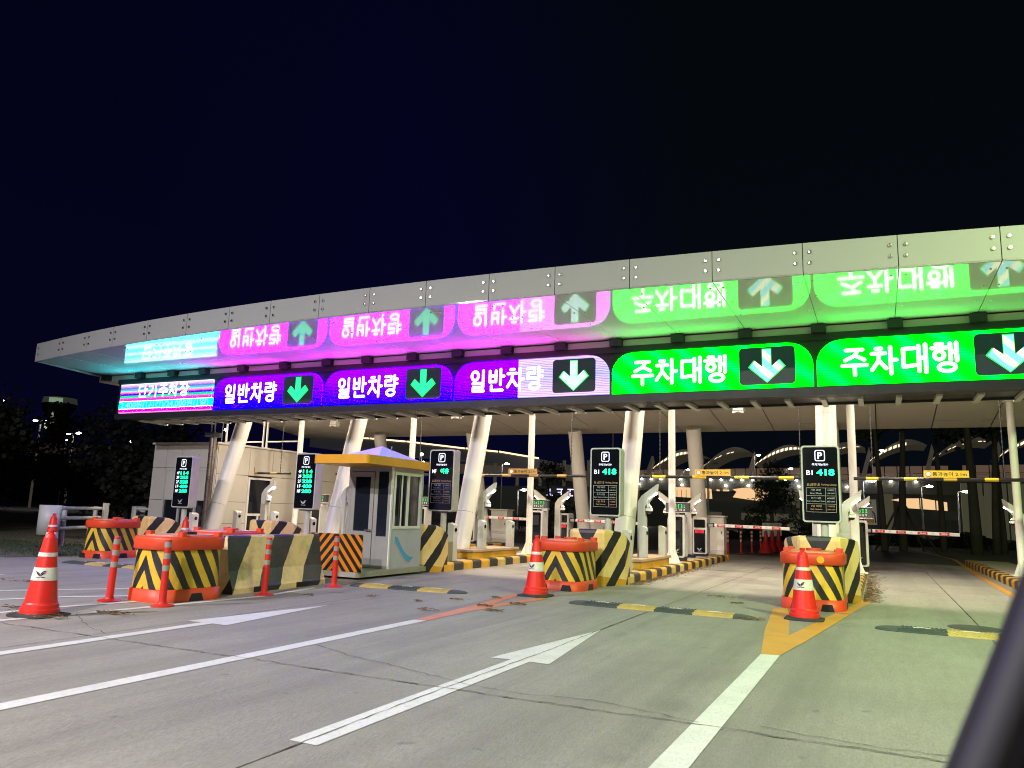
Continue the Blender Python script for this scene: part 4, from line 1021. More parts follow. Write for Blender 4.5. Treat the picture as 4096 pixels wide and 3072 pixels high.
speed_bump(-3.9, 10.14, 'lbybyr', 'rubber speed bump across the lane right of the middle cone', R(-1))
speed_bump(-.1, 10.2, 'lbyby', 'rubber speed bump across the rightmost lane', 0)
MANH = plain('manhole_iron', (.05, .055, .05), .6, dirt=.4)
t = MB().tube((1.0, 11.0, -.01), (1.0, 11.0, .006), .30, n=28).build('manhole_cover', MANH); tag(t, 'round iron manhole cover behind the right speed bump', 'manhole cover')

# ================================================================== BOOTH
bo = thing('toll_booth', 'small grey booth with yellow roof edge and white sliding window', 'booth', (-8.48, 11.7, 0))
MB().prism([(-.50, -1.0), (.55, -1.0), (.58, -.95), (.58, 1.15), (-.50, 1.15)], 'z', .04, .125).build('base_slab', ISL, bo, bevel=.015)
x0, x1, y0, y1, z0, z1 = -.47, .48, -.03, 1.07, .127, 1.97
MB().box2((x0, y1-.03, z0), (x1, y1, z1)).build('back_wall', BOOTHM, bo)
MB().box2((x0, y0+.03, z0), (x0+.03, y1-.031, z1)).build('left_wall', BOOTHM, bo)
sw = MB()   # right wall with window opening y .07-.95, z .85-1.85
sw.box2((x1-.03, y0+.03, z0), (x1, y1-.031, .84)); sw.box2((x1-.03, y0+.03, 1.87), (x1, y1-.031, z1)); sw.box2((x1-.03, y0+.03, .84), (x1, .07, 1.87)); sw.box2((x1-.03, .98, .84), (x1, y1-.031, 1.87))
sw.build('right_wall', BOOTHM, bo)
MB().box2((x1-.001, y0, z0), (x1+.02, y0+.05, z1)).build('corner_trim', WHITE, bo)
wf = MB()
for (ya, yb, za, zb) in ((.07, .98, .84, .89), (.07, .98, 1.82, 1.87), (.07, .11, .89, 1.82), (.94, .98, .89, 1.82), (.50, .56, .89, 1.82)): wf.box2((x1-.015, ya+.001, za+.001), (x1+.02, yb-.001, zb-.001))
wn = wf.build('window', WHITE, bo)
MB().box2((x1-.012, .112, .892), (x1-.006, .498, 1.818)).build('pane', GLASS, wn); MB().box2((x1-.022, .562, .892), (x1-.016, .938, 1.818)).build('pane', GLASS, wn)
MB().box2((x1+.004, .30, .89), (x1+.024, .32, 1.82)).build('sash_bar', WHITE, wn)
fr = MB(); fr.box2((x0, y0, z0), (x0+.06, y0+.029, z1)); fr.box2((x1-.06, y0, z0), (x1-.002, y0+.029, z1)); fr.box2((x0+.061, y0, z1-.1), (x1-.061, y0+.029, z1)); fr.box2((.12, y0, z0), (.20, y0+.029, z1-.101))
fr.build('front_frame', BOOTHD, bo)
d = MB(); d.box2((x0+.07, y0-.01, z0+.01), (.11, y0+.02, .78)); d.box2((x0+.07, y0-.01, .78), (x0+.16, y0+.02, z1-.11)); d.box2((.03, y0-.01, .78), (.11, y0+.02, z1-.11)); d.box2((x0+.16, y0-.01, z1-.2), (.03, y0+.02, z1-.11))
dr = d.build('door', BOOTHD, bo)
MB().box2((x0+.161, y0+.003, .781), (.029, y0+.009, z1-.201)).build('pane', GLASS, dr)
MB().tube((.08, y0-.06, .80), (.08, y0-.01, .80), .02, n=12).tube((.08, y0-.055, .80), (-.02, y0-.055, .80), .01, n=8).build('handle', CHROME, dr)
MB().box2((.201, y0+.004, .70), (x1-.061, y0+.01, z1-.101)).build('side_pane', GLASS, bo)
MB().box2((.201, y0+.002, z0), (x1-.061, y0+.02, .698)).build('side_panel', BOOTHD, bo)
b = MB(); ev = rrect(1.20, 2.10, .10, 5, .035, .05)
b.prism(ev, 'z', 1.955, 2.11); b.build('roof_eave', BYEL, bo)
PYR = plain('roof_pyramid_white', (.66, .66, .66), .35, dirt=.15)
b = MB(); q = [(-.40, -.50, 2.111), (.50, -.50, 2.111), (.50, .95, 2.111), (-.40, .95, 2.111), (.05, .22, 2.36)]
b.add(q, [(0, 1, 4), (1, 2, 4), (2, 3, 4), (3, 0, 4)]); b.build('roof_cap', PYR, bo)
for x, y in ((-.1, .4), (.2, .32)): MB().tube((x, y, 2.25), (x, y, 2.37), .012, n=8).build('roof_finial', CHROME, bo)
b = MB()   # blue swoosh printed on the side wall
ps = [(.18, .66), (.26, .61), (.36, .50), (.46, .40), (.58, .31), (.70, .27), (.82, .31)]; wd = [.05, .075, .07, .065, .06, .05, .004]
for i in range(len(ps)-1):
    b.add([(x1+.002, ps[i][0], ps[i][1]+wd[i]), (x1+.002, ps[i][0], ps[i][1]-wd[i]), (x1+.002, ps[i+1][0], ps[i+1][1]-wd[i+1]), (x1+.002, ps[i+1][0], ps[i+1][1]+wd[i+1])], [(0, 1, 2, 3)])
b.build('blue_swoosh', BLUEP, bo)
b = MB()
for i in range(len(ps)-1):
    b.add([(x1+.0015, ps[i][0]-.03, ps[i][1]-wd[i]+.0), (x1+.0015, ps[i][0]-.03, ps[i][1]-wd[i]-.02), (x1+.0015, ps[i+1][0]-.03, ps[i+1][1]-wd[i+1]-.02), (x1+.0015, ps[i+1][0]-.03, ps[i+1][1]-wd[i+1])], [(0, 1, 2, 3)])
b.build('orange_swoosh', plain('faded_orange_print', (.6, .3, .18), .5), bo)
MB().box2((x0+.1, y0-.01, z0+.005), (x0+.4, y0-.03, z0+.02)).build('door_sill', CHROME, bo)

# ================================================================== LEFT BUILDING
bd = thing('gate_office', 'cream panelled office building at the left end of the toll lanes', 'building', (0, 0, 0))
ZB = 2.9
def wallpanels(axis, fixed, a0, a1, splits_a, zs, holes=(), out=-1):
    for i in range(len(splits_a)-1):
        for j in range(len(zs)-1):
            p, q = splits_a[i]+.006, splits_a[i+1]-.006; za, zb = zs[j]+.006, zs[j+1]-.006
            if any(h[0] < (p+q)/2 < h[1] and h[2] < (za+zb)/2 < h[3] for h in holes): continue
            b = MB()
            if axis == 'x': b.box2((p, fixed, za), (q, fixed+.03, zb))
            else: b.box2((fixed-.03, p, za), (fixed, q, zb))
            b.build('wall_panel', BLDG, bd)
MB().box2((-19.78, 16.26, 0), (-17.27, 25.0, ZB-.02)).build('core', DGREY, bd)
wallpanels('x', 16.2, 0, 0, [-19.8, -19.25, -18.6, -17.9, -17.2], [0, .62, 1.25, 2.2, 2.9], holes=((-19.25, -17.2, 0, 1.7),))
wallpanels('y', -17.2, 0, 0, [16.24, 17.5, 18.5, 19.6, 20.7, 21.8, 23, 24.2], [0, .62, 1.25, 2.05, 2.9], holes=((17.5, 18.5, 0, 1.9),))
MB().box2((-19.85, 16.15, ZB), (-17.15, 25.0, ZB+.05)).build('parapet_cap', WHITE, bd)
w = MB().box2((-19.22, 16.23, .3), (-17.25, 16.25, 2.14)).build('window', GLASS, bd)
fr = MB()
for x in (-19.2, -18.55, -17.9, -17.27): fr.box2((x-.03, 16.18, .3), (x+.03, 16.229, 2.14))
fr.box2((-19.17, 16.185, 2.09), (-17.3, 16.228, 2.14)); fr.box2((-19.17, 16.185, .3), (-17.3, 16.228, .34)); fr.build('frame', GREY, w)
MB().box2((-17.225, 17.53, .3), (-17.205, 18.47, 1.95)).build('window', GLASS, bd)
fr = MB()
for a, c, za, zb in ((17.50, 17.56, .2, 2.0), (18.44, 18.5, .2, 2.0), (17.56, 18.44, 1.94, 2.0), (17.56, 18.44, .2, .28), (17.56, 18.44, .85, .92), (17.97, 18.03, .28, .85)): fr.box2((-17.204, a, za), (-17.17, c, zb))
fr.build('door_frame', WHITE, bd)
# stainless pole with lamp bracket, and roof railing frames
t = thing('steel_pole', 'tall brown tinted stainless pole with box head in front of the cream building', 'pole', (-16.55, 15.4, 0))
MB().tube((0, 0, 0), (0, 0, 3.0), .095, n=18).build('pole_tube', plain('bronze_steel', (.32, .26, .22), .25, metal=.8, dirt=.3), t)
MB().box2((-.16, -.16, 3.0), (.18, .16, 3.12)).build('head_box', DGREY, t); MB().tube((.03, 0, 3.12), (.03, 0, 4.2), .02, n=8).tube((-.1, 0, 3.12), (-.1, 0, 4.3), .015, n=8).build('rods', GREY, t)
t = thing('roof_frame', 'thin white steel frames standing on the office roof', 'steel frame', (0, 0, ZB+.05))
b = MB()
for (xa, xb, zz, yy) in ((-19.2, -17.6, .55, 18.4), (-17.45, -16.0, .5, 18.4)):
    b.box2((xa-.02, yy-.02, 0), (xa+.03, yy+.02, 1.0)); b.box2((xb-.02, yy-.02, 0), (xb+.02, yy+.02, 1.0)); b.box2((xa+.031, yy-.02, .2), (xb-.021, yy+.02, .24))
b.build('frame_bars', GREY, t)

# ---- guard rails at left
def rail(x, y, dx, dy, lab):
    t = thing('guard_rail', lab, 'guard rail', (x, y, 0), group='grey guard rails by the verge')
    L = math.hypot(dx, dy); a = math.atan2(dy, dx); t.rotation_euler = (0, 0, a)
    pts = [(math.cos(R(q))*.26, math.sin(R(q))*.26) for q in range(90, 271, 15)]
    b = MB(); n = len(pts)
    b.add([(p[0]*1.0, p[1], .30) for p in pts]+[(p[0], p[1], 1.02) for p in pts], [(i, i+1, n+i+1, n+i) for i in range(n-1)], smooth=True); o = b.build('end_plate', GREY, t)
    s_ = o.modifiers.new('s', 'SOLIDIFY'); s_.thickness = .02
    for z in (.45, .70, .95): MB().tube((0, -.2, z), (L, -.2, z), .045, n=10).build('rail', GREY, t)
    for x_ in (.6, L-.2): MB().tube((x_, -.05, 0), (x_, -.05, 1.0), .06, n=12).build('post', GREY, t)
    MB().box2((L-.25, -.3, .4), (L+.05, -.25, 1.1)).build('plate', GREY, t)
rail(-18.6, 12.4, -1.3, 2.2, 'near grey guard rail behind the left cones'); rail(-20.6, 16.6, .9, .35, 'far grey guard rail left of the cream building')

# ================================================================== TREES
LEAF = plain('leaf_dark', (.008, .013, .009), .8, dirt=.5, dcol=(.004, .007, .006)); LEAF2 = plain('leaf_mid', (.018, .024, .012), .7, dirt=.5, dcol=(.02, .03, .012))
LEAF_LIT = plain('leaf_yellow_green', (.13, .13, .03), .7, dirt=.5, dcol=(.03, .04, .012)); BARK = plain('bark', (.045, .035, .028), .9, dirt=.5, b=.8, bs=8)  # yellow green leaf tone stands in for lamplight on the nearest tree
def tree(x, y, h, rx, lab, grp, n=2600, pine=False, leaf=.09, trunk=.14, z0=None, mats=None):
    t = thing('pine_tree' if pine else 'broadleaf_tree', lab, 'tree', (x, y, 0), group=grp)
    b = MB(); pts = [Vector((0, 0, 0))]; k = 5; lx, ly = rng.uniform(-.3, .3), rng.uniform(-.3, .3)
    for i in range(1, k+1): pts.append(Vector((lx*(i/k)**1.5*h*.2, ly*(i/k)*h*.2, h*.92*i/k)))
    for i in range(k): b.tube(pts[i], pts[i+1], trunk*(1-i/k*.8), trunk*(1-(i+1)/k*.8), n=9, caps=i == 0)
    zc0 = h*(.35 if z0 is None else z0); blobs = []
    for i in range(14 if not pine else 20):
        f = rng.random(); zz = zc0+(h-zc0)*f; r = rx*(1-.7*abs(f-.4)) if not pine else rx*(1.05-f)*1.0
        a = rng.uniform(0, 6.3); c = Vector((math.cos(a)*r*.65, math.sin(a)*r*.65, zz)); blobs.append((c, rx*rng.uniform(.3, .5)))
        q = min(k-.01, max(.5, (zz-r*.5)/(h*.92)*k)); st = pts[int(q)].lerp(pts[int(q)+1], q-int(q)); b.tube(st, c, trunk*.16, .012, n=5, caps=False)
    b.build('trunk', BARK, t)
    c2 = MB()
    for _ in range(n):
        c, r = blobs[rng.randrange(len(blobs))]
        d = Vector((rng.gauss(0, 1), rng.gauss(0, 1), rng.gauss(0, .6 if not pine else .35))).normalized()*r*rng.random()**.4; p = c+d
        s = leaf*rng.uniform(.5, 1.3); u = Vector((rng.gauss(0, 1), rng.gauss(0, 1), rng.gauss(0, 1))).normalized(); v = u.orthogonal().normalized()
        if pine: v = v*.25; s *= 1.5
        c2.add([p-u*s-v*s*.2, p-v*s, p+u*s, p+v*s], [(0, 1, 2, 3)], rng.randrange(2))
    c2.build('crown', mats or [LEAF, LEAF2], t)
gl = 'trees along the left verge'
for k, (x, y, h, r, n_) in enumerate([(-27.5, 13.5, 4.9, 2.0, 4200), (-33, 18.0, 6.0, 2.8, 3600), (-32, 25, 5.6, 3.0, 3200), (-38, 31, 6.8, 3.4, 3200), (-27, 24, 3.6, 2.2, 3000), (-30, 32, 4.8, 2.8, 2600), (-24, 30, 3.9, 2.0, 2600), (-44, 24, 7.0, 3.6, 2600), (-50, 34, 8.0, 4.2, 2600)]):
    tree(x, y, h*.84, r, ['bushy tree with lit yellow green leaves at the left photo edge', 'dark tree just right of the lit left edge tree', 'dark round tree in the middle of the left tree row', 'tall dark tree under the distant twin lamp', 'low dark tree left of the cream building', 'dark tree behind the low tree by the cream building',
                   'small tree right behind the cream building corner', 'far dark tree behind the left edge tree', 'furthest tall dark tree below the control tower'][k], gl, n=n_, leaf=.12, z0=.15, mats=[LEAF2, LEAF_LIT] if k == 0 else None)
gr = 'trees beyond the rightmost lane'
for k, (x, y, h, r, tr) in enumerate([(.2, 40, 9.5, 1.6, .16), (1.0, 41, 10, 1.8, .2), (2.75, 42, 11, 1.8, .15), (3.9, 40, 10, 2.0, .26), (4.75, 41, 10.5, 1.8, .18), (5.3, 43, 11, 1.8, .16)]):
    tree(x, y, h, r, ['slim dark trunk left of the propped tree', 'dark tree trunk held by wooden props', 'forked dark trunk right of the propped tree', 'thickest dark trunk behind the height sign', 'dark trunk between the thickest trunk and the end post', 'rightmost dark trunk behind the end post'][k], gr, n=1500, leaf=.14, trunk=tr, z0=.55)
t = thing('tree_props', 'dark wooden props bracing the trunk beyond the right gate arm', 'tree props', (1.0, 41, 0))
for dx, dy in ((-1.2, -.3), (1.4, -.4), (-.7, .9), (.9, 1.0)): MB().tube((dx, dy, 0), (dx*.12, dy*.12, 2.1), .05, n=6).build('prop', BARK, t)
tree(-5.2, 44, 4.4, 1.7, 'low dark pine beyond the middle gate arm', 'low pines beyond the gates', n=3800, pine=True, leaf=.09, z0=.1); tree(-2.9, 46, 3.8, 1.5, 'small dark pine left of the right parking sign', 'low pines beyond the gates', n=2600, pine=True, leaf=.09, z0=.1)
tree(-20, 48, 4.6, 2.2, 'dark pine seen between the columns right of the booth', 'low pines beyond the gates', n=2600, pine=True, z0=.1, leaf=.1)
HEDGE = MB()
for _ in range(9000):
    x = rng.uniform(-9, 12); y = 52+rng.uniform(-1, 1); z = rng.uniform(0, .9)*(.7+.3*math.sin(x*1.7)); s = rng.uniform(.05, .12)
    u = Vector((rng.gauss(0, 1), rng.gauss(0, 1), rng.gauss(0, 1))).normalized(); v = u.orthogonal(); p = Vector((x, y, z)); HEDGE.add([p-u*s, p-v*s, p+u*s, p+v*s], [(0, 1, 2, 3)], rng.randrange(2))
tag(HEDGE.build('hedge', [LEAF, LEAF2]), 'long low clipped hedge across the far side of the exit road', 'hedge', kind='stuff')

# ================================================================== FAR BACKGROUND, RIGHT
FDARK = emit('far_dim_wall', (.5, .55, .42), .010, (.06, .06, .05)); FOLIVE = emit('far_olive_wall', (.40, .38, .22), .11, (.16, .15, .11))  # faint light on these walls is put in as emission
FPAN = emit('far_lit_wall_panel', (.42, .26, .17), .22, (.2, .17, .14)); FWARM = emit('warm_lit_interior', (1, .62, .30), .95); FDIM = emit('dim_interior', (.30, .27, .16), .18)  # wall panels glow by their own material to look lit
FRIB = emit('glowing_ridge', (1, .80, .55), 1.5); FSKIN = emit('roof_underside_glow', (.36, .30, .20), .07, (.1, .1, .09)); FIN = emit('lit_concrete_fin', (.22, .17, .12), .16, (.2, .18, .15))  # shell skin and fins emit a little in place of light on them
tm = thing('terminal_building', 'distant terminal with a row of curved lit roof shells', 'terminal', (0, 112, 0))
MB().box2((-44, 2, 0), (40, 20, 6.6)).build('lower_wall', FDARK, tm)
for k in range(10):
    cx = -30.2+k*7.35; zb = 8.3+k*.28; b = MB(); n = 12; L0 = []; L1 = []
    # crescent shell: lit ridge on its lower rim, dim glass skin above
    for i in range(n+1):
        f = i/n; x = cx+f*6.9; z = zb+2.1*math.sin(f*math.pi*.62)**.9+.15*f; th = .95*math.sin(min(1, f*1.02)*math.pi)**.9*(.4+.8*f)
        L0.append((x, z)); L1.append((x, z+th))
    vs = [(x, 0, z) for x, z in L0]+[(x, 0, z) for x, z in L1]+[(x, 9, z) for x, z in L0]+[(x, 9, z) for x, z in L1]; m_ = n+1
    b.add(vs, [(i, i+1, m_+i+1, m_+i) for i in range(n)]+[(m_+i, m_+i+1, 3*m_+i+1, 3*m_+i) for i in range(n)]+[(2*m_+i, 2*m_+i+1, i+1, i) for i in range(n)])
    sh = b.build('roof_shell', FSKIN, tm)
    for i in range(n):
        if (k % 3 == 1 and i > 7) or (k % 2 and i % 3 == 2): continue
        (xa, za), (xb, zb_) = L0[i], L0[i+1]; g = .16*(xb-xa); hgt = (.08+.26*math.sin(math.pi*i/n))*(1.1 if k % 2 == 0 else .3)
        MB().prism([(xa+g, za), (xb-g, zb_), (xb-g, zb_+hgt), (xa+g, za+hgt)], 'y', -.12, -.02).build('lit_pane', FRIB, sh)
    MB().prism([(cx-1.2, 6.9), (cx-.6, 6.9), (cx+.25, zb+1.0), (cx+.05, zb+1.9)], 'y', -.6, .4).build('fin', FIN, tm)
pm = MB().box2((.06, 0, .04), (1.44, .1, .98)).mesh('wall_panel', FPAN)
for i in range(48):
    for j in range(2):
        if rng.random() < .07: continue
        place('wall_panel', pm, tm, (-38+i*1.5, 1.8, 6.45+.028*(i-10)*1.0+j*1.0))
# viaduct with lamps
vd = thing('viaduct', 'distant elevated road deck with a row of lamps', 'viaduct', (0, 104, 0))
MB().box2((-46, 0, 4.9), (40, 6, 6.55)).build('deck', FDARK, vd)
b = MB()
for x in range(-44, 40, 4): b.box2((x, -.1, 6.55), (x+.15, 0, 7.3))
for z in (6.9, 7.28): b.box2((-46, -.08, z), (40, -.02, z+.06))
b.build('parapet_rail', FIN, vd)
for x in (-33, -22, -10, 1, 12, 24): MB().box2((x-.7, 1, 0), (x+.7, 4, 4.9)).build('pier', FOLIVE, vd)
lamp = MB().lathe([(.001, .14), (.12, .1), (.16, 0), (.001, -.03)], 8).mesh('far_lamp', FARW); lampb = MB().lathe([(.001, .14), (.12, .1), (.16, 0), (.001, -.03)], 8).mesh('far_lamp', FARB)
for k in range(26):
    x = -29.5+k*1.35
    if k % 7 == 5: continue
    place('deck_lamp', lamp if k % 3 else lampb, vd, (x, -.3, 6.35))
for x in (-29.9, -23.9, -18.1, -15.2, -9, -3.4): place('under_lamp', lamp, vd, (x, -.3, 5.6))
# warm-lit openings below
t = thing('lit_underpass', 'warm lit underpass halls below the distant viaduct', 'underpass', (0, 100, 0))
def hall(pts, nm_='lit_hall'):
    MB().prism(pts, 'y', 0, .3).build(nm_, FWARM, t)
hall([(-24.6, 3.95), (-19.2, 3.75), (-19.3, 5.0), (-20.0, 5.1), (-24.4, 5.2), (-24.2, 4.9)]); hall([(-16.6, 4.0), (-12.0, 3.4), (-12.1, 5.0), (-13.3, 5.15), (-15.4, 5.2), (-16.6, 5.0), (-16.1, 4.7)])
hall([(2.2, 3.2), (7.1, 2.95), (7.1, 3.9), (4.6, 4.3), (2.3, 4.25), (1.4, 4.05), (2.3, 3.9)])
for x in (-18.6, -17.8, -17.4): hall([(x, 4.75), (x+.35, 4.75), (x+.3, 4.95), (x, 4.98)], 'lit_gap')
for i in range(9): MB().box2((-24.3+i*.6, -.1, 3.85), (-24.25+i*.6, -.02, 4.8)).build('mullion', FDARK, t)
for x in (4.3, 5.9): MB().box2((x, -.1, 2.9), (x+.12, -.02, 4.3)).build('mullion', FDARK, t)
MB().box2((2.2, -.5, 1.9), (8, 0, 2.9)).build('low_wall', FDARK, t); MB().box2((-40, -.4, 1.6), (-9, 0, 3.2)).build('low_wall', FDARK, t)
for x in (-24.5, -20.5, -15.5, -12.5): MB().box2((x, -.5, 1.2), (x+2.6, -.41, 2.1)).build('dim_window', FDIM, t)
for k, x in enumerate((8.2, 10.4, 12.6)):
    t2 = MB(); 
    for i in range(9): t2.box2((x+i*.21, 96, 0), (x+i*.21+.14, 96.4, 5.9))
    t2.box2((x, 96.1, 0), (x+2.0, 96.6, 5.9)); tag(t2.build('ribbed_wall', FOLIVE), ['left', 'middle', 'right'][k]+' olive ribbed wall seen between the trunks at right', 'wall', 'olive ribbed walls')
def far_lamp(x, y, h, lab, arms=1, e_=None, grp='distant street lamps', s=1.0):
    t = thing('street_lamp', lab, 'street lamp', (x, y, 0), group=grp)
    MB().tube((0, 0, 0), (0, 0, h), .09*s, .05*s, n=8).build('pole', FIN if grp != 'distant street lamps' else GREY, t)
    for q in ((1, -1) if arms == 2 else (1,)):
        MB().tube((0, 0, h), (q*.55*s, 0, h+.08), .04*s, n=6).build('arm', GREY, t)
        MB().lathe([(.001, .12), (.2, .08), (.26, 0), (.2, -.06), (.001, -.08)], 10, c=(q*.6*s, 0, h+.03)).build('lamp_head', e_ or FARW, t)
far_lamp(-15.0, 108, 9.9, 'bright distant lamp between the second and third roof shells'); far_lamp(-24.6, 108, 7.9, 'distant lamp left of the rear column', 1); far_lamp(-10.9, 108, 8.1, 'distant lamp just left of the right parking sign')
far_lamp(.15, 106, 10.3, 'distant lamp right of the slim post of the right island'); far_lamp(-.9, 60, 4.2, 'lamp low between the trunks at right', 1, None)
far_lamp(3.2, 70, 4.3, 'lamp above the arched lit hall at right'); far_lamp(5.9, 72, 4.0, 'lamp right of the arched lit hall')
far_lamp(-12.2, 62, 5.6, 'thin tall pole with dull yellow top behind the cabinets', 1, GREY); far_lamp(-19.5, 60, 8.4, 'thin pole between third and middle islands', 1, GREY); far_lamp(1.2, 44, 6.3, 'tall thin pole seen beside the height sign', 1, GREY)
far_lamp(-30.8, 66, 3.3, 'small hooded lamp right of the booth column', 1, FARW); far_lamp(-38.5, 78, 6.6, 'distant lamp under the parking deck roof', 1, FARW)
# parking deck with lit roof edge, seen behind the booth
pd = thing('parking_deck', 'distant parking deck with a thin lit roof edge behind the booth', 'parking structure', (0, 82, 0))
SLAB = emit('dim_concrete', (.10, .10, .11), .12, (.1, .1, .1)); EDGE = emit('lit_edge_strip', (1, .66, .34), 2.4)  # concrete given a faint glow of its own to look dimly lit
def roofz(x): return 10.4+(x+65.8)*(-.095)
P_ = [(-70, roofz(-70)), (-60, 10.15), (-54.3, 9.69), (-45.6, 8.74), (-41, 8.32), (-35.6, 7.51)]
for a, c in zip(P_[:-1], P_[1:]):
    MB().prism([(a[0]+.1, a[1]-.02), (c[0]-.1, c[1]-.02), (c[0]-.1, c[1]+.16), (a[0]+.1, a[1]+.16)], 'y', -.1, 0).build('edge_light', EDGE, pd)
    MB().prism([(a[0], a[1]-1.6), (c[0], c[1]-1.3), (c[0], c[1]-.03), (a[0], a[1]-.03)], 'y', 0, 12).build('roof', SLAB, pd)
MB().prism([(-70, 7.2), (-30, 5.2), (-27, 4.4), (-27, 5.2), (-30, 6.2), (-70, 8.2)], 'y', 1.5, 12).build('deck', FIN, pd)
MB().box2((-70, 2, 0), (-27, 12, 4.4)).build('lower_wall', FDARK, pd)
for i in range(14): MB().box2((-69+i*3, .8, 4.4), (-68.7+i*3, 1.1, 7.4)).build('deck_column', FIN, pd)
sgn = thing('far_shop_sign', 'small distant blue white lit sign right of the booth', 'sign', (-27.5, 70, 3.3))
glyph_rows(sgn, (0, 0, 0), 4.6, .8, 4, emit('blue_white_sign', (.55, .5, 1), 2.2), 5)
# road guide sign
gs = thing('guide_sign', 'white road guide sign with black arrows and red line', 'road sign', (-.42, 30, 1.18))
GSW = plain('guide_sign_white', (.72, .74, .8), .5, dirt=.12)
MB().box2((-.38, 0, 0), (.37, .03, .88)).build('sign_board', GSW, gs); MB().tube((0, .06, -1.18), (0, .06, .8), .04, n=10).build('post', GREY, gs)
text('안내', .12, BLKP, gs, (.05, -.004, .75), width=.32, bold=.003)
b = MB(); b.box2((-.02, -.006, .1), (.015, -.002, .66)); b.build('red_line', REDPR, gs)
b = MB(); b.prism([(.12, .66), (.15, .66), (.15, .58), (.32, .38), (.34, .06), (.30, .06), (.285, .36), (.12, .56)], 'y', -.006, -.002)
for ax, az in ((-.14, .5), (.07, .5)): b.prism([(ax-.012, az), (ax+.012, az), (ax+.012, az+.08), (ax+.035, az+.08), (ax, az+.13), (ax-.035, az+.08), (ax-.012, az+.08)], 'y', -.006, -.002)
b.prism([(.14, .38), (.2, .42), (.19, .38), (.25, .33), (.23, .31), (.17, .36), (.15, .34)], 'y', -.006, -.002)
b.build('black_arrows', BLKP, gs)
text('지하1층', .06, BLKP, gs, (.15, -.004, .24), width=.2); MB().box2((.03, -.006, .05), (.27, -.002, .17)).build('yellow_patch', SIGNY, gs); text('주차대행', .07, REDPR, gs, (.15, -.0075, .11), width=.22)

# ================================================================== FAR BACKGROUND, LEFT
hl = MB(); pts = [(-400, 150, 26), (-300, 190, 30), (-200, 230, 24), (-120, 260, 17), (-60, 290, 12), (0, 300, 9), (80, 320, 7)]
vs = []; 
for x, y, z in pts: vs += [(x, y, -1), (x, y, z*.55)]
hl.add(vs, [(2*i, 2*i+2, 2*i+3, 2*i+1) for i in range(len(pts)-1)])
tag(hl.build('hills', plain('hill_dark', (.02, .02, .025), .95, dirt=.2)), kind='structure')
tw = thing('control_tower', 'distant control tower with lit windows at the left', 'tower', (-179, 118, 0)); tw.scale = (.44, .44, .9)
TWR = plain('tower_concrete', (.10, .11, .11), .7, dirt=.3); TGL = emit('tower_lit_glass', (.45, .62, .42), .42); TGB = emit('tower_bright_window', (.9, .85, .55), 1.0)
MB().lathe([(5.0, 0), (5.0, 22.5), (8.2, 25.5), (8.6, 26), (8.6, 26.4), (8.0, 28.2), (7.0, 28.4), (.1, 29)], 20).build('tower_shaft', TWR, tw)
MB().lathe([(8.66, 26.4), (8.1, 28.0)], 20).build('cab_glass', emit('tower_dim_glass', (.20, .22, .20), .12), tw)
for a, z, mt_ in ((-100, 26.7, TGL), (-86, 26.7, TGL), (-72, 26.7, TGL)):
    MB().box((8.75*math.cos(R(a+40)), 8.75*math.sin(R(a+40)), z+.3), (2.0, 2.0, 1.2), 0, Matrix.Rotation(R(a+40), 4, 'Z')).build('lit_window', mt_, tw)
for dx, z, mt_ in ((-1.6, 20.2, TGB), (3.2, 20.4, TGB), (2.6, 23.2, TGL)):
    MB().box((dx, -5.2, z), (1.6, .6, 1.5)).build('lit_window', mt_, tw)
ldk = MB(); ldk.prism([(-120, 7.8), (-62, 6.6), (-62, 7.2), (-120, 9.4)], 'y', 70, 71); tag(ldk.build('retaining_wall', emit('dim_brown_wall', (.16, .10, .09), .10, (.12, .1, .09))), 'long dim brown retaining wall behind the left trees', 'wall')  # wall glows faintly in place of light falling on it
far_lamp(-86.4, 55, 9.9, 'twin headed lamp above the left trees, nearer the photo edge', 2, None, 'left hill twin lamps', 1.6); far_lamp(-76.0, 52, 7.9, 'twin headed lamp above the left trees, below the control tower', 2, None, 'left hill twin lamps', 1.4)
rl = random.Random(3)
pos = [(-94, 55, 12.5), (-92.6, 55, 7.2), (-90.8, 55, 6.7), (-81.5, 55, 7.6), (-71, 55, 7.3), (-70, 55, 7.1), (-62, 55, 5.7), (-64.6, 55, 5.7), (-61, 55, 5.4), (-66.8, 55, 4.8), (-57.5, 55, 8.3), (-52.5, 55, 6.3), (-51, 55, 6.2), (-46, 55, 4.9), (-45, 55, 4.9), (-48, 55, 4.5), (-41, 55, 5.3), (-38.8, 55, 5.8), (-35.8, 55, 5.8), (-34.8, 55, 5.8), (-34.6, 55, 5.1), (-33.4, 55, 5.1), (-33.3, 55, 4.4)]
lm = MB().lathe([(.001, .15), (.13, .08), (.15, 0), (.001, -.1)], 8)
LM = [lm.mesh('distant_light', FARW), MB().lathe([(.001, .15), (.13, .08), (.15, 0), (.001, -.1)], 8).mesh('distant_light', FARB)]
for k, (x, y, z) in enumerate(pos):
    t = thing('hill_lamp', 'one of the small lamps scattered over the dark slope at left', 'lamp', (x, y, 0), group='small lamps on the dark left slope')
    sc_ = rl.uniform(.6, 1.2)
    place('lamp_head', LM[k % 2], t, (0, 0, z), scale=(sc_, sc_, sc_)); MB().tube((0, 0, 0), (0, 0, z), .04, n=5).build('pole', TWR, t)
b = MB()
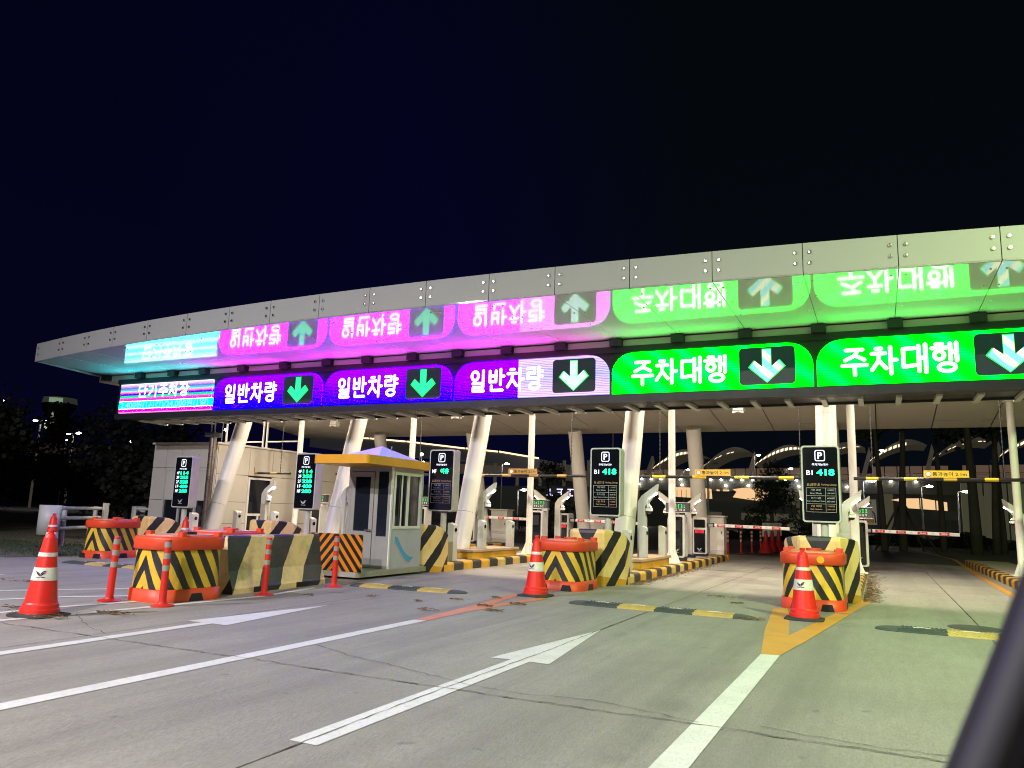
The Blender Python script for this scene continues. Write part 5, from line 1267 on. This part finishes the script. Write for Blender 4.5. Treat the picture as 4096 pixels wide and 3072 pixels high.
for _ in range(900):
    x = rl.uniform(-85, -48); y = 44+rl.uniform(-3, 3); z = 2.2+rl.uniform(0, 2.6)*math.sin((x+85)/37*math.pi); s = rl.uniform(.15, .4)
    u = Vector((rl.gauss(0, 1), rl.gauss(0, 1), rl.gauss(0, 1))).normalized(); v = u.orthogonal(); p = Vector((x, y, z)); b.add([p-u*s, p-v*s, p+u*s, p+v*s], [(0, 1, 2, 3)])
tag(b.build('shrubbery', LEAF), 'mass of dark shrubs on the slope far behind the left trees', 'shrubs', kind='stuff')

# ================================================================== STREET LAMPS LIGHTING THE FORECOURT (behind the camera)
for k, (x, y, pw, cl, tl) in enumerate([(-13.5, -3.5, 3300, (.93, .88, 1), 22), (-3.0, -7.0, 3500, (1, .94, .88), 22), (7.0, 2.5, 2900, (.74, 1, .42), 38)]):
    t = thing('forecourt_lamp', 'tall street lamp on the approach road, %s of three' % ['left', 'middle', 'right'][k], 'street lamp', (x, y-1.5, 0), group='approach road street lamps')
    MB().tube((0, 0, 0), (0, 0, 9), .1, .06, n=12).tube((0, 0, 9), (0, 1.5, 9.3), .05, n=8).build('pole', GREY, t)
    MB().box((0, 1.7, 9.3), (.3, .7, .12)).build('lamp_head', GREY, t)
    area('lamp', (0, 1.7, 9.22), .5, pw, cl, (R(tl), 0, 0), t, spread=R(150 if k < 2 else 125))

# ================================================================== OWN CAR (window frame in the corner)
CARP = plain('car_trim_black', (.003, .003, .005), .7, dirt=0); CARR = plain('car_seal_rubber', (.02, .02, .028), .6, dirt=.1)
car = thing('own_car', 'blurred black car window frame leaning in at the lower right', 'car')
def sweep(pts, prof, name, mat):
    b = MB(); L = []
    for x, y, z in pts: L.append([(x+a, y+c, z+d) for a, c, d in prof])
    b.loops(L, 0, True); b.build(name, mat, car)
cps = [(.30, .50, 1.62), (.235, .565, 1.42), (.165, .62, 1.27), (.105, .665, 1.175), (.085, .67, 1.12), (.065, .672, 1.07), (.045, .675, 1.02), (.02, .68, .93), (-.0, .69, .80)]
ring_ = [(math.cos(a)*.05+.05, math.sin(a)*.03, 0) for a in [i*math.pi/6 for i in range(12)]]
cps = [(x-.012, y, z) for x, y, z in cps]
sweep(cps, ring_, 'window_frame', CARP)
sweep([(x+.012, y-.045, z) for x, y, z in cps], [(math.cos(a)*.012, math.sin(a)*.012, 0) for a in [i*math.pi/4 for i in range(8)]], 'rubber_seal', CARR)
MB().box2((.14, .62, .1), (.20, 1.4, .62)).build('door_panel', CARP, car, bevel=.02)
